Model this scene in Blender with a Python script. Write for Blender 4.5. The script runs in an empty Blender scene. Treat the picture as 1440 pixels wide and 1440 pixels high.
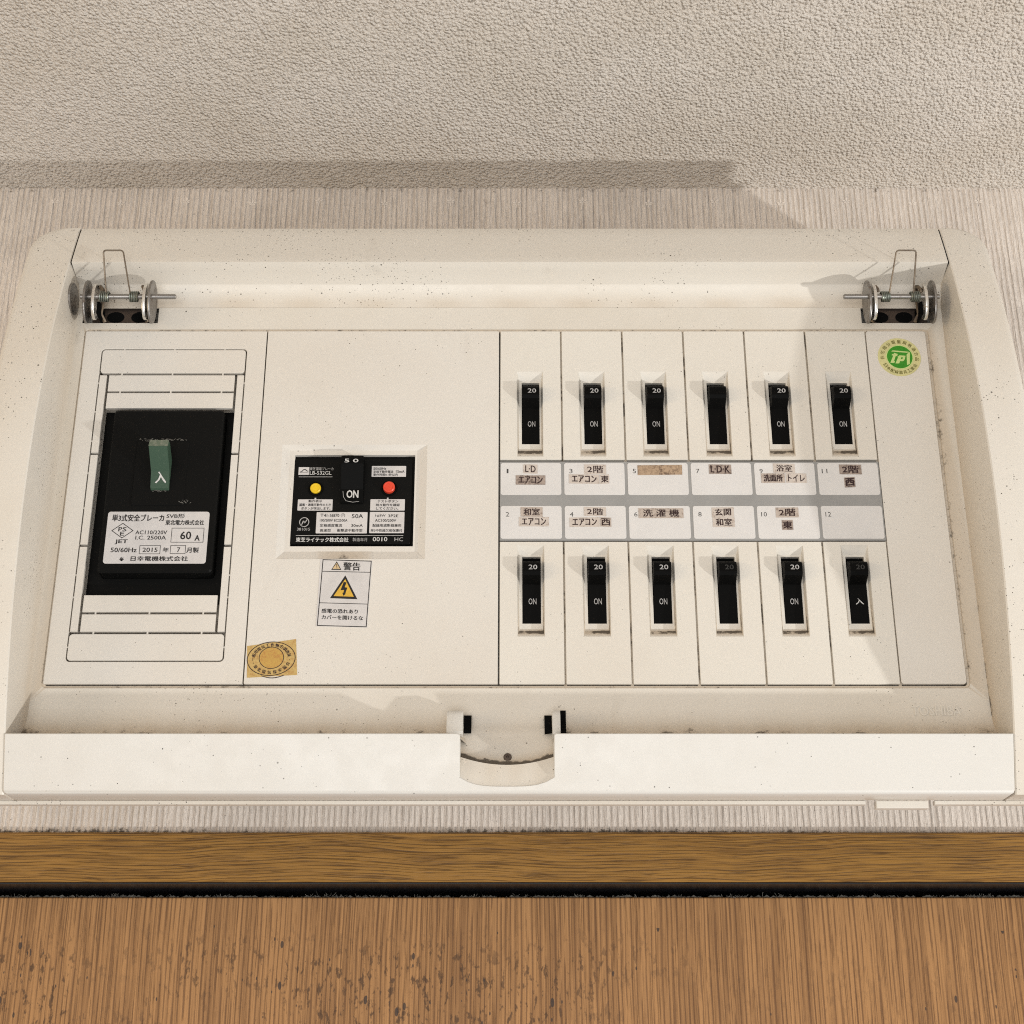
import bpy, bmesh, math, random
from mathutils import Vector, Matrix
from mathutils.geometry import tessellate_polygon
random.seed(7)
S = bpy.context.scene
COL = S.collection
MM = 0.001
H0 = 1.9                                   # camera height above the floor of the room, m

# ------------------------------------------------------------------ camera
PITCH = math.radians(22.76)
FPX = 2150.0                               # focal length in pixels of the 1440 px photograph
cam_d = bpy.data.cameras.new('camera')
cam_d.sensor_width = 36.0
cam_d.lens = FPX / 1440.0 * 36.0
cam_d.clip_start = 0.01
cam_d.clip_end = 50
cam = bpy.data.objects.new('camera', cam_d)
COL.objects.link(cam)
cam.location = (0, 0, H0)
cam.rotation_euler = (math.pi / 2 + PITCH, 0, 0)
S.camera = cam

# ------------------------------------------------------------------ world and lamps
w = bpy.data.worlds.new('World')
S.world = w
w.use_nodes = True
bg = w.node_tree.nodes['Background']
bg.inputs[0].default_value = (1.0, 0.985, 0.965, 1)
bg.inputs[1].default_value = 0.57
S.view_settings.view_transform = 'Standard'
S.view_settings.look = 'None'
S.view_settings.gamma = 1.0
S.view_settings.exposure = 0.06
S.view_settings.use_curve_mapping = False
S.render.engine = 'CYCLES'
S.cycles.max_bounces = 6
S.cycles.use_denoising = False
S.cycles.pixel_filter_type = 'BLACKMAN_HARRIS'
S.cycles.filter_width = 1.1


def lamp(name, kind, loc, target, energy, color, size):
    d = bpy.data.lights.new(name, kind)
    d.energy = energy
    d.color = color
    if kind == 'AREA':
        d.shape = 'DISK'
        d.size = size
    else:
        d.shadow_soft_size = size
    o = bpy.data.objects.new(name, d)
    COL.objects.link(o)
    o.location = Vector(loc) * MM + Vector((0, 0, H0))
    t = Vector(target) * MM + Vector((0, 0, H0))
    o.rotation_euler = (t - o.location).to_track_quat('-Z', 'Y').to_euler()
    return o


lamp('key_lamp', 'POINT', (1184, 33, -408), (0, 551, 240), 40.0, (1.0, 0.985, 0.95), 0.018)
lamp('room_fill', 'AREA', (-120, -900, -380), (0, 551, 240), 9.0, (1.0, 0.99, 0.97), 1.0)  # soft fill added in front of the board to balance the shadows
lamp('warm_lamp', 'AREA', (-1300, -100, 150), (0, 551, 240), 4.0, (1.0, 0.74, 0.42), 0.6)


# ------------------------------------------------------------------ photograph pixel -> millimetres on the plane y = Y
_c, _s = math.cos(PITCH), math.sin(PITCH)


def P(u, v, Y):
    x = (u - 720) / FPX
    y = (720 - v) / FPX
    t = Y / (_c - y * _s)
    return (x * t, (_s + y * _c) * t)


def rect(u0, v0, u1, v1, Y):
    a = P(u0, v0, Y)
    b = P(u1, v1, Y)
    return (a[0], b[1], b[0], a[1])          # x0, z0, x1, z1


# ------------------------------------------------------------------ materials
def new_mat(name):
    m = bpy.data.materials.new(name)
    m.use_nodes = True
    nt = m.node_tree
    return m, nt, nt.nodes['Principled BSDF']


class NT:
    def __init__(self, nt):
        self.nt = nt

    def n(self, t, **kw):
        o = self.nt.nodes.new(t)
        for k, v in kw.items():
            if k.startswith('i_'):
                key = k[2:]
                o.inputs[int(key) if key.isdigit() else key.replace('_', ' ')].default_value = v
            else:
                setattr(o, k, v)
        return o

    def l(self, a, b):
        self.nt.links.new(a, b)

    def pos(self, scale=(1, 1, 1), off=(0, 0, 0)):
        g = self.n('ShaderNodeNewGeometry')
        m = self.n('ShaderNodeMapping')
        m.inputs['Scale'].default_value = scale
        m.inputs['Location'].default_value = off
        self.l(g.outputs['Position'], m.inputs['Vector'])
        return m.outputs['Vector']

    def noise(self, vec, scale, detail=3, rough=0.5):
        t = self.n('ShaderNodeTexNoise')
        t.inputs['Scale'].default_value = scale
        t.inputs['Detail'].default_value = detail
        t.inputs['Roughness'].default_value = rough
        self.l(vec, t.inputs['Vector'])
        return t.outputs['Fac']

    def voro(self, vec, scale):
        t = self.n('ShaderNodeTexVoronoi')
        t.inputs['Scale'].default_value = scale
        self.l(vec, t.inputs['Vector'])
        return t.outputs['Distance'], t.outputs['Color']

    def math(self, op, a, b=None, clamp=False):
        m = self.n('ShaderNodeMath', operation=op, use_clamp=clamp)
        for i, x in enumerate((a, b)):
            if x is None:
                continue
            if isinstance(x, (int, float)):
                m.inputs[i].default_value = x
            else:
                self.l(x, m.inputs[i])
        return m.outputs[0]

    def ramp(self, x, a, b, lo=0.0, hi=1.0, smooth=True):
        m = self.n('ShaderNodeMapRange')
        if smooth:
            m.interpolation_type = 'SMOOTHSTEP'
        self.l(x, m.inputs[0])
        m.inputs[1].default_value = a
        m.inputs[2].default_value = b
        m.inputs[3].default_value = lo
        m.inputs[4].default_value = hi
        return m.outputs[0]

    def mix(self, fac, a, b):
        m = self.n('ShaderNodeMix', data_type='RGBA')
        if isinstance(fac, (int, float)):
            m.inputs[0].default_value = fac
        else:
            self.l(fac, m.inputs[0])
        for i, x in ((6, a), (7, b)):
            if isinstance(x, tuple):
                m.inputs[i].default_value = (*x, 1)
            else:
                self.l(x, m.inputs[i])
        return m.outputs[2]

    def sep(self, c):
        s = self.n('ShaderNodeSeparateColor')
        self.l(c, s.inputs[0])
        return s.outputs

    def bump(self, h, dist, strength, bsdf):
        b = self.n('ShaderNodeBump')
        b.inputs['Strength'].default_value = strength
        b.inputs['Distance'].default_value = dist
        self.l(h, b.inputs['Height'])
        self.l(b.outputs[0], bsdf.inputs['Normal'])
        return b


def specks(t, dens, seed=0.0):
    """sparse pepper dots of dirt, clustered"""
    vec = t.pos(off=(seed, seed * 1.7, 0))
    clump = t.noise(vec, 22, 3)
    tot = None
    for sc, r, d in ((230, 0.075, 0.16), (480, 0.13, 0.26), (950, 0.20, 0.30)):
        dist, colr = t.voro(vec, sc)
        rgb = t.sep(colr)
        thr = t.math('MULTIPLY', t.ramp(clump, 0.42, 0.74), d * dens)
        on = t.math('LESS_THAN', rgb[0], thr)
        rad = t.math('MULTIPLY', t.math('ADD', rgb[1], 0.35), r)
        dot = t.math('LESS_THAN', dist, rad)
        x = t.math('MULTIPLY', on, dot)
        x = t.math('MULTIPLY', x, t.math('ADD', t.math('MULTIPLY', rgb[2], 0.6), 0.35))
        tot = x if tot is None else t.math('MAXIMUM', tot, x)
    return tot


def plastic(name, base, yellow, dens, seed, rough=0.37, smear=0.25):
    m, nt, b = new_mat(name)
    t = NT(nt)
    vec = t.pos(off=(seed, 0, seed))
    big = t.noise(vec, 9, 4, 0.55)
    col = t.mix(t.ramp(big, 0.38, 0.72), base, yellow)
    # handling smears
    sm = t.noise(t.pos(scale=(1, 1, 0.35), off=(seed + 3, 0, 1)), 60, 6, 0.65)
    col = t.mix(t.math('MULTIPLY', t.ramp(sm, 0.60, 0.78), smear), col, (0.36, 0.31, 0.25))
    dots = specks(t, dens, seed)
    col = t.mix(dots, col, (0.035, 0.028, 0.022))
    # grime carried by the mesh where dirt has gathered, and where shade is painted in
    a = t.n('ShaderNodeAttribute', attribute_name='grime_shade')
    fine = t.noise(t.pos(off=(seed, 2, 5)), 330, 5, 0.72)
    mid = t.noise(t.pos(off=(seed, 7, 5)), 70, 4, 0.6)
    th = t.math('ADD', t.math('MULTIPLY', fine, 0.75), t.math('MULTIPLY', mid, 0.35))
    g = t.math('SUBTRACT', t.math('ADD', a.outputs['Fac'], 0.05), th)
    gm = t.ramp(g, 0.0, 0.16)
    tint = t.ramp(a.outputs['Fac'], 0.0, 1.0, 0.0, 0.9, False)
    col = t.mix(tint, col, (0.42, 0.31, 0.19))
    col = t.mix(t.math('MULTIPLY', gm, 0.88), col, (0.045, 0.034, 0.024))
    t.l(col, b.inputs['Base Color'])
    rr = t.ramp(t.noise(vec, 120, 3), 0.3, 0.7, rough - 0.05, rough + 0.12)
    t.l(rr, b.inputs['Roughness'])
    b.inputs['Specular IOR Level'].default_value = 0.45
    t.bump(t.noise(t.pos(), 1500, 3), 0.00006, 0.5, b)
    return m


def flat_mat(name, color, rough=0.5, var=0.12, scale=150, spec=0.4, metallic=0.0, dark=None):
    m, nt, b = new_mat(name)
    t = NT(nt)
    n = t.noise(t.pos(), scale, 4, 0.6)
    d = dark or tuple(c * (1 - 2 * var) for c in color)
    col = t.mix(t.ramp(n, 0.35, 0.75), color, d)
    t.l(col, b.inputs['Base Color'])
    b.inputs['Roughness'].default_value = rough
    b.inputs['Specular IOR Level'].default_value = spec
    b.inputs['Metallic'].default_value = metallic
    return m


def black_plastic(name, base=0.0022, dust=0.5, rough=0.5):
    m, nt, b = new_mat(name)
    t = NT(nt)
    n = t.noise(t.pos(), 420, 6, 0.75)
    big = t.noise(t.pos(off=(4, 1, 2)), 55, 3)
    f = t.math('MULTIPLY', t.ramp(n, 0.66, 0.80), t.ramp(big, 0.5, 0.7))
    col = t.mix(t.math('MULTIPLY', f, dust), (base, base, base * 0.95), (0.22, 0.20, 0.18))
    a = t.n('ShaderNodeAttribute', attribute_name='grime_shade')
    g = t.math('SUBTRACT', a.outputs['Fac'], n)
    col = t.mix(t.ramp(g, 0.0, 0.2), col, (0.25, 0.23, 0.21))
    t.l(col, b.inputs['Base Color'])
    b.inputs['Roughness'].default_value = rough
    b.inputs['Specular IOR Level'].default_value = 0.07
    t.bump(t.noise(t.pos(), 2200, 2), 0.00005, 0.4, b)
    return m


def paper(name, color, dirt, thr=0.5):
    m, nt, b = new_mat(name)
    t = NT(nt)
    n = t.noise(t.pos(), 800, 5, 0.75)
    n2 = t.noise(t.pos(off=(1, 1, 1)), 160, 3)
    f = t.math('MULTIPLY', t.ramp(n, thr - 0.08, thr + 0.16), t.ramp(n2, 0.25, 0.7, 0.4, 1.0))
    col = t.mix(f, color, dirt)
    t.l(col, b.inputs['Base Color'])
    b.inputs['Roughness'].default_value = 0.55
    b.inputs['Specular IOR Level'].default_value = 0.3
    return m


def wood(name, lo, hi, pore, axis, stains):
    """axis = direction of the grain"""
    m, nt, b = new_mat(name)
    t = NT(nt)
    along, across = (0.016, 1.0) if axis == 'Z' else (0.035, 1.0)
    sc = (along, 1, across) if axis == 'X' else (across, 1, along)
    warp = t.noise(t.pos(), 9, 2)
    v = t.pos(scale=sc)
    va = t.n('ShaderNodeVectorMath', operation='ADD')
    t.l(v, va.inputs[0])
    cx = t.n('ShaderNodeCombineXYZ')
    wv = t.math('MULTIPLY', warp, 0.004 if axis == 'Z' else 0.012)
    t.l(wv, cx.inputs['Z' if axis == 'X' else 'X'])
    t.l(cx.outputs[0], va.inputs[1])
    v = va.outputs[0]
    g1 = t.noise(v, 470, 3, 0.6)
    g2 = t.noise(v, 1500, 2, 0.7)
    g3 = t.noise(v, 70, 2)
    g = t.math('ADD', t.math('MULTIPLY', g1, 0.35), t.math('ADD', t.math('MULTIPLY', g2, 0.45), t.math('MULTIPLY', g3, 0.2)))
    col = t.mix(t.ramp(g, 0.40, 0.60), lo, hi)
    wv_ = t.n('ShaderNodeTexWave', wave_type='BANDS', bands_direction='Z' if axis == 'X' else 'X')
    wv_.inputs['Scale'].default_value = 160 if axis == 'Z' else 260
    wv_.inputs['Distortion'].default_value = 5.5 if axis == 'Z' else 9.0
    wv_.inputs['Detail'].default_value = 3
    wv_.inputs['Detail Scale'].default_value = 0.8
    wv_.inputs['Detail Roughness'].default_value = 0.6
    t.l(v, wv_.inputs['Vector'])
    brk = t.ramp(t.noise(t.pos(scale=(0.09, 1, 1) if axis == 'X' else (1, 1, 0.09), off=(5, 0, 5)), 460, 3, 0.6), 0.36, 0.52)
    l1 = t.math('MULTIPLY', t.ramp(wv_.outputs['Fac'], 0.30 if axis == 'Z' else 0.20, 0.04), brk)
    pores = t.math('MAXIMUM', l1, t.math('MULTIPLY', t.ramp(g2, 0.42, 0.32), 0.8))
    col = t.mix(t.math('MULTIPLY', pores, 0.58), col, pore)
    if stains:
        sx = (1, 1, 0.45)
        sn = t.noise(t.pos(scale=sx, off=(3, 0, 0)), 520, 4, 0.62)
        reg = t.noise(t.pos(off=(1.3, 0, 2)), 14, 2)
        g_ = t.n('ShaderNodeNewGeometry')
        xyz = t.n('ShaderNodeSeparateXYZ')
        t.l(g_.outputs['Position'], xyz.inputs[0])
        low = t.ramp(xyz.outputs[2], H0 + 0.090, H0 + 0.066)
        lft = t.ramp(xyz.outputs[0], 0.10, 0.0, 0.25, 1.0)
        k = t.math('MULTIPLY', t.math('MULTIPLY', low, lft), t.ramp(reg, 0.30, 0.52))
        s1 = t.math('MULTIPLY', t.ramp(sn, 0.54, 0.64), k)
        col = t.mix(t.math('MULTIPLY', s1, 0.75), col, (0.045, 0.021, 0.009))
        d, cc = t.voro(t.pos(scale=(1, 1, 0.42)), 330)
        rgb = t.sep(cc)
        on = t.math('MULTIPLY', t.math('LESS_THAN', rgb[0], t.math('MULTIPLY', k, 0.55)), t.math('LESS_THAN', d, t.math('MULTIPLY', rgb[1], 0.36)))
        s2 = t.math('MULTIPLY', on, 0.85)
        col = t.mix(s2, col, (0.03, 0.022, 0.02))
    t.l(col, b.inputs['Base Color'])
    b.inputs['Roughness'].default_value = 0.5
    b.inputs['Specular IOR Level'].default_value = 0.35
    t.bump(t.math('SUBTRACT', g, t.math('MULTIPLY', pores, 0.4)), 0.0004, 0.6, b)
    return m


def ceiling_mat():
    m, nt, b = new_mat('embossed ceiling paper')
    t = NT(nt)
    n = t.noise(t.pos(), 18, 3)
    col = t.mix(t.ramp(n, 0.35, 0.7), (0.82, 0.755, 0.68), (0.77, 0.70, 0.615))
    t.l(col, b.inputs['Base Color'])
    b.inputs['Roughness'].default_value = 0.75
    b.inputs['Specular IOR Level'].default_value = 0.2
    wp = t.noise(t.pos(), 160, 2)
    d, c = t.voro(t.pos(scale=(1, 0.85, 1)), 640)
    w2 = t.noise(t.pos(scale=(1, 0.85, 1), off=(2, 3, 0)), 960, 3, 0.62)
    w3 = t.noise(t.pos(off=(7, 3, 0)), 210, 2, 0.5)
    h = t.math('ADD', t.math('ADD', t.math('MULTIPLY', w3, 0.35), t.math('MULTIPLY', w2, 0.9)), t.math('MULTIPLY', t.ramp(d, 0.0, 0.75), -0.55))
    pit = t.ramp(w2, 0.42, 0.30)
    t.l(t.mix(t.math('MULTIPLY', pit, 0.4), col, (0.30, 0.25, 0.20)), b.inputs['Base Color'])  # shade of the pits put into the colour to deepen the relief
    t.bump(h, 0.0025, 1.0, b)
    return m


def wall_mat(name, leaf=False):
    m, nt, b = new_mat(name)
    t = NT(nt)
    n = t.noise(t.pos(), 30, 4)
    base = (0.76, 0.685, 0.615)
    if leaf:
        base = (0.76, 0.69, 0.62)
    col = t.mix(t.ramp(n, 0.35, 0.75), base, tuple(c * 0.88 for c in base))
    v = t.pos(scale=(1, 1, 0.02))
    warp = t.noise(t.pos(scale=(1, 1, 0.5)), 60, 2)
    r1 = t.noise(v, 560, 2, 0.5)
    r2 = t.noise(t.pos(scale=(1, 1, 0.07)), 1300, 3, 0.65)
    wv = t.n('ShaderNodeTexWave', wave_type='BANDS', bands_direction='X')
    wv.inputs['Scale'].default_value = 128
    wv.inputs['Distortion'].default_value = 2.2
    wv.inputs['Detail'].default_value = 2
    wv.inputs['Detail Scale'].default_value = 0.6
    t.l(t.pos(scale=(1, 1, 0.12)), wv.inputs['Vector'])
    h = t.math('ADD', t.math('MULTIPLY', wv.outputs['Fac'], 0.50), t.math('ADD', t.math('MULTIPLY', r1, 0.8), t.math('MULTIPLY', r2, 0.85)))
    col = t.mix(t.ramp(h, 1.05, 0.78, 0.0, 0.27), col, (0.40, 0.31, 0.24))  # shading of the ribs also painted in, as darker lines in the hollows
    bl = t.ramp(t.noise(t.pos(off=(2.2, 0, 1)), 75, 4, 0.65), 0.66, 0.76)
    col = t.mix(t.math('MULTIPLY', bl, 0.4), col, (0.26, 0.21, 0.17))
    sp = specks(t, 0.9, 9.0)
    col = t.mix(t.math('MULTIPLY', sp, 0.6), col, (0.12, 0.09, 0.07))
    a = t.n('ShaderNodeAttribute', attribute_name='grime_shade')
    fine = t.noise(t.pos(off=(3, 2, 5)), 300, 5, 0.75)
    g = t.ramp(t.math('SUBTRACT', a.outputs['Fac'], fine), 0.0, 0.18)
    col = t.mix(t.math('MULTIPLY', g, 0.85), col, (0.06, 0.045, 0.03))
    t.l(col, b.inputs['Base Color'])
    b.inputs['Roughness'].default_value = 0.7
    b.inputs['Specular IOR Level'].default_value = 0.2
    t.bump(h, 0.0018 if not leaf else 0.0002, 0.9, b)
    return m


def metal(name, col, rust, rough):
    m, nt, b = new_mat(name)
    t = NT(nt)
    n = t.noise(t.pos(), 260, 5, 0.7)
    f = t.ramp(n, 0.48, 0.68)
    t.l(t.mix(f, col, rust), b.inputs['Base Color'])
    t.l(t.ramp(f, 0, 1, 0.95, 0.35), b.inputs['Metallic'])
    t.l(t.ramp(f, 0, 1, rough, rough + 0.3), b.inputs['Roughness'])
    return m


M = {
    'rail': plastic('aged cream plastic', (0.67, 0.63, 0.565), (0.63, 0.575, 0.495), 2.6, 1.0),
    'tray': plastic('dusty cream plastic', (0.66, 0.62, 0.555), (0.61, 0.56, 0.48), 1.9, 4.0, smear=0.3),
    'plate': plastic('cream cover plastic', (0.675, 0.64, 0.585), (0.64, 0.595, 0.53), 0.5, 7.0, smear=0.18),
    'module': plastic('cream breaker plastic', (0.685, 0.65, 0.585), (0.655, 0.61, 0.54), 0.45, 11.0, smear=0.2),
    'fresh': plastic('pale clean plastic', (0.645, 0.625, 0.585), (0.625, 0.595, 0.545), 0.35, 15.0, smear=0.1),
    'black': black_plastic('black moulded plastic'),
    'black_body': black_plastic('black moulded casing', 0.006, 0.6, 0.4),
    'void': flat_mat('dark cavity', (0.004, 0.004, 0.004), 0.9, spec=0.05),
    'green': paper('dull green lever plastic', (0.040, 0.078, 0.050), (0.09, 0.125, 0.09), 0.62),
    'green_pale': paper('lighter green tip plastic', (0.13, 0.165, 0.12), (0.22, 0.235, 0.19), 0.5),  # lighter version of the lever green, for its tip
    'card': flat_mat('white card', (0.66, 0.64, 0.62), 0.45, 0.03, 40),
    'grey': flat_mat('grey printed band', (0.30, 0.295, 0.285), 0.5, 0.06, 60),
    'label': flat_mat('white printed label', (0.60, 0.575, 0.56), 0.4, 0.05, 120),
    'tape_light': paper('pale lettering tape', (0.55, 0.485, 0.43), (0.24, 0.17, 0.13), 0.57),
    'tape_mid': paper('mottled lettering tape', (0.47, 0.40, 0.345), (0.14, 0.09, 0.065), 0.54),
    'tape_dark': paper('grubby lettering tape', (0.37, 0.30, 0.255), (0.08, 0.052, 0.04), 0.50),
    'tape_brown': paper('bare brown tape', (0.42, 0.30, 0.20), (0.10, 0.06, 0.04), 0.50),
    'ink': flat_mat('black ink', (0.012, 0.010, 0.010), 0.5, 0.1),
    'ink_soft': flat_mat('worn grey ink', (0.06, 0.058, 0.055), 0.5, 0.2),
    'ink_brown': flat_mat('dark brown ink', (0.03, 0.012, 0.012), 0.5, 0.1),
    'white': flat_mat('white ink', (0.62, 0.61, 0.59), 0.5, 0.15, 800),
    'white_dim': flat_mat('dull white ink', (0.46, 0.45, 0.44), 0.5, 0.2, 800),
    'faded': flat_mat('faded ink', (0.035, 0.034, 0.032), 0.5, 0.3, 900),
    'yellow': flat_mat('yellow button', (0.78, 0.52, 0.02), 0.35, 0.05, 200),
    'red': flat_mat('red button', (0.72, 0.065, 0.03), 0.35, 0.05, 200),
    'amber': flat_mat('amber ink', (0.68, 0.41, 0.05), 0.45, 0.08, 300),
    'cream_amber': flat_mat('pale amber ink', (0.62, 0.46, 0.26), 0.45, 0.08, 300),
    'gold': paper('gold foil seal', (0.52, 0.37, 0.14), (0.42, 0.24, 0.08), 0.48),
    'gold_core': paper('gold seal centre', (0.50, 0.31, 0.08), (0.42, 0.20, 0.06), 0.5),
    'lime': flat_mat('pale yellow green vinyl', (0.62, 0.58, 0.28), 0.4, 0.06, 150),
    'lime_bright': flat_mat('light green ink', (0.55, 0.66, 0.25), 0.4, 0.05, 150),
    'leafgreen': flat_mat('bright green vinyl', (0.035, 0.26, 0.012), 0.4, 0.08, 120),
    'olive': flat_mat('olive ink', (0.14, 0.13, 0.02), 0.5, 0.1),
    'steel': metal('dull steel', (0.30, 0.285, 0.27), (0.13, 0.10, 0.075), 0.38),
    'bright': metal('bright steel edge', (0.80, 0.78, 0.74), (0.45, 0.38, 0.3), 0.3),
    'spring': metal('greenish spring steel', (0.23, 0.25, 0.22), (0.12, 0.11, 0.08), 0.4),
    'wire': metal('brown wire', (0.20, 0.16, 0.12), (0.10, 0.07, 0.05), 0.4),
    'rust': metal('rusty base plate', (0.11, 0.085, 0.07), (0.03, 0.02, 0.015), 0.55),
    'header': wood('oak print trim', (0.150, 0.070, 0.012), (0.290, 0.145, 0.028), (0.032, 0.013, 0.003), 'X', False),
    'door': wood('brown wood grain', (0.235, 0.114, 0.040), (0.390, 0.200, 0.075), (0.075, 0.028, 0.009), 'Z', True),
    'ceil': ceiling_mat(),
    'wallp': wall_mat('ribbed wallpaper'),
    'leaf': wall_mat('smooth leaf motif', True),
    'lacquer': flat_mat('black lacquer', (0.003, 0.003, 0.005), 0.32, 0.1, spec=0.6),
    'fluff': flat_mat('grey dust', (0.20, 0.19, 0.17), 0.9, 0.2, 300, spec=0.05),
    'cobweb': flat_mat('pale dust threads', (0.5, 0.48, 0.45), 0.8, 0.1, 300),
}

# ------------------------------------------------------------------ mesh builder (millimetres)
ORG = {}                                   # object -> origin of its local frame in mm


def inset(poly, d):
    """move a CCW outline inwards by d"""
    n = len(poly)
    out = []
    for i in range(n):
        p0, p1, p2 = Vector(poly[i - 1]), Vector(poly[i]), Vector(poly[(i + 1) % n])
        e1 = (p1 - p0)
        e2 = (p2 - p1)
        if e1.length < 1e-9 or e2.length < 1e-9:
            out.append(tuple(p1))
            continue
        n1 = Vector((-e1.y, e1.x)).normalized()
        n2 = Vector((-e2.y, e2.x)).normalized()
        k = n1 + n2
        den = max(0.3, 1 + n1.dot(n2))
        out.append(tuple(p1 + k * (d / den)))
    return out


def rrect(x0, z0, x1, z1, r=0.0, k=5):
    if r <= 0:
        return [(x0, z0), (x1, z0), (x1, z1), (x0, z1)]
    pts = []
    for cx, cz, a in ((x1 - r, z0 + r, -90), (x1 - r, z1 - r, 0), (x0 + r, z1 - r, 90), (x0 + r, z0 + r, 180)):
        for i in range(k + 1):
            t = math.radians(a + 90 * i / k)
            pts.append((cx + r * math.cos(t), cz + r * math.sin(t)))
    return pts


def ellipse(cx, cz, rx, rz, n=40, rot=0.0):
    cr, sr = math.cos(rot), math.sin(rot)
    pts = []
    for i in range(n):
        a = 2 * math.pi * i / n
        x, z = rx * math.cos(a), rz * math.sin(a)
        pts.append((cx + x * cr - z * sr, cz + x * sr + z * cr))
    return pts


class MB:
    def __init__(self):
        self.v = []
        self.f = []
        self.g = []
        self.m = []
        self.mat = 0

    def add(self, pts, faces, grime_shade=0.0):
        o = len(self.v)
        self.v += [tuple(p) for p in pts]
        self.g += list(grime_shade) if isinstance(grime_shade, (list, tuple)) else [grime_shade] * len(pts)
        for f in faces:
            self.f.append([i + o for i in f])
            self.m.append(self.mat)
        return self

    def flat(self, poly, Y, holes=()):
        loops = [[Vector((p[0], p[1], 0)) for p in poly]] + [[Vector((p[0], p[1], 0)) for p in h] for h in holes]
        pts = [p for lp in loops for p in lp]
        tris = tessellate_polygon(loops)
        fs = []
        for a, b, c in tris:
            pa, pb, pc = pts[a], pts[b], pts[c]
            cr = (pb.x - pa.x) * (pc.y - pa.y) - (pb.y - pa.y) * (pc.x - pa.x)
            fs.append((a, b, c) if cr > 0 else (a, c, b))
        yy = Y if callable(Y) else (lambda x, z: Y)
        return self.add([(p.x, yy(p.x, p.y), p.y) for p in pts], fs)

    def band(self, a, ya, b, yb, grime_shade=0.0):
        """wall between two equal outlines"""
        n = len(a)
        pts = [(p[0], ya, p[1]) for p in a] + [(p[0], yb, p[1]) for p in b]
        return self.add(pts, [(i, (i + 1) % n, n + (i + 1) % n, n + i) for i in range(n)], grime_shade)

    def slab(self, poly, y0, y1, holes=(), ch=0.15, back=True):
        """plate facing -y at y0, with a small chamfer round its front edges"""
        fr = inset(poly, ch)
        hf = [inset(h, -ch) for h in holes]
        self.flat(fr, y0, hf)
        self.band(poly, y0 + ch, fr, y0)
        self.band(poly, y1, poly, y0 + ch)
        for h, q in zip(holes, hf):
            self.band(q, y0, h, y0 + ch)
            self.band(h, y0 + ch, h, y1)
        if back:
            self.flat(poly, y1, holes)
        return self

    def box(self, x0, x1, y0, y1, z0, z1, ch=0.0):
        return self.slab(rrect(x0, z0, x1, z1), y0, y1, ch=ch) if ch > 0 else self.add(
            [(x0, y0, z0), (x1, y0, z0), (x1, y1, z0), (x0, y1, z0), (x0, y0, z1), (x1, y0, z1), (x1, y1, z1), (x0, y1, z1)],
            [(0, 1, 5, 4), (1, 2, 6, 5), (2, 3, 7, 6), (3, 0, 4, 7), (4, 5, 6, 7), (3, 2, 1, 0)])

    def xprism(self, prof, x0, x1, ch=0.0):
        """profile [(y, z)] swept along x, ends slightly chamfered"""
        n = len(prof)
        c = [sum(p[i] for p in prof) / n for i in (0, 1)]

        def ring(x, k):
            return [(x, p[0] + (c[0] - p[0]) * k, p[1] + (c[1] - p[1]) * k) for p in prof]
        rows = [(x0, 0), (x1, 0)]
        if ch > 0:
            k = ch / max(1e-6, max(abs(p[0] - c[0]) + abs(p[1] - c[1]) for p in prof))
            rows = [(x0, k), (x0 + ch, 0), (x1 - ch, 0), (x1, k)]
        pts = []
        for x, k in rows:
            pts += ring(x, k)
        fs = []
        for r in range(len(rows) - 1):
            for i in range(n):
                j = (i + 1) % n
                fs.append((r * n + i, r * n + j, (r + 1) * n + j, (r + 1) * n + i))
        fs.append(tuple(range(n)))
        fs.append(tuple((len(rows) - 1) * n + i for i in range(n))[::-1])
        return self.add(pts, fs)

    def grid(self, rows, grime_shade=None):
        nr, nc = len(rows), len(rows[0])
        pts = [p for r in rows for p in r]
        g = [x for r in grime_shade for x in r] if grime_shade else 0.0
        return self.add(pts, [(i * nc + j, i * nc + j + 1, (i + 1) * nc + j + 1, (i + 1) * nc + j)
                              for i in range(nr - 1) for j in range(nc - 1)], g)

    def tube(self, path, r, n=8, closed_ends=True):
        path = [Vector(p) for p in path]
        rings = []
        up = None
        for i, p in enumerate(path):
            d = (path[min(i + 1, len(path) - 1)] - path[max(i - 1, 0)]).normalized()
            if up is None:
                up = Vector((0, 0, 1)) if abs(d.z) < 0.9 else Vector((0, 1, 0))
            a = d.cross(up).normalized()
            up = a.cross(d).normalized()
            rad = r[i] if isinstance(r, (list, tuple)) else r
            rings.append([p + a * (rad * math.cos(2 * math.pi * k / n)) + up * (rad * math.sin(2 * math.pi * k / n)) for k in range(n)])
        pts = [q for rg in rings for q in rg]
        fs = [(i * n + k, i * n + (k + 1) % n, (i + 1) * n + (k + 1) % n, (i + 1) * n + k)
              for i in range(len(rings) - 1) for k in range(n)]
        if closed_ends:
            fs.append(tuple(range(n))[::-1])
            fs.append(tuple((len(rings) - 1) * n + k for k in range(n)))
        return self.add(pts, fs)

    def lathe_y(self, cx, cz, prof, n=24):
        """profile [(radius, y)] turned about an axis parallel to y"""
        pts = []
        for r, y in prof:
            pts += [(cx + r * math.cos(2 * math.pi * k / n), y, cz + r * math.sin(2 * math.pi * k / n)) for k in range(n)]
        fs = [(i * n + k, i * n + (k + 1) % n, (i + 1) * n + (k + 1) % n, (i + 1) * n + k)
              for i in range(len(prof) - 1) for k in range(n)]
        fs.append(tuple(range(n)))
        return self.add(pts, fs)

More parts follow.
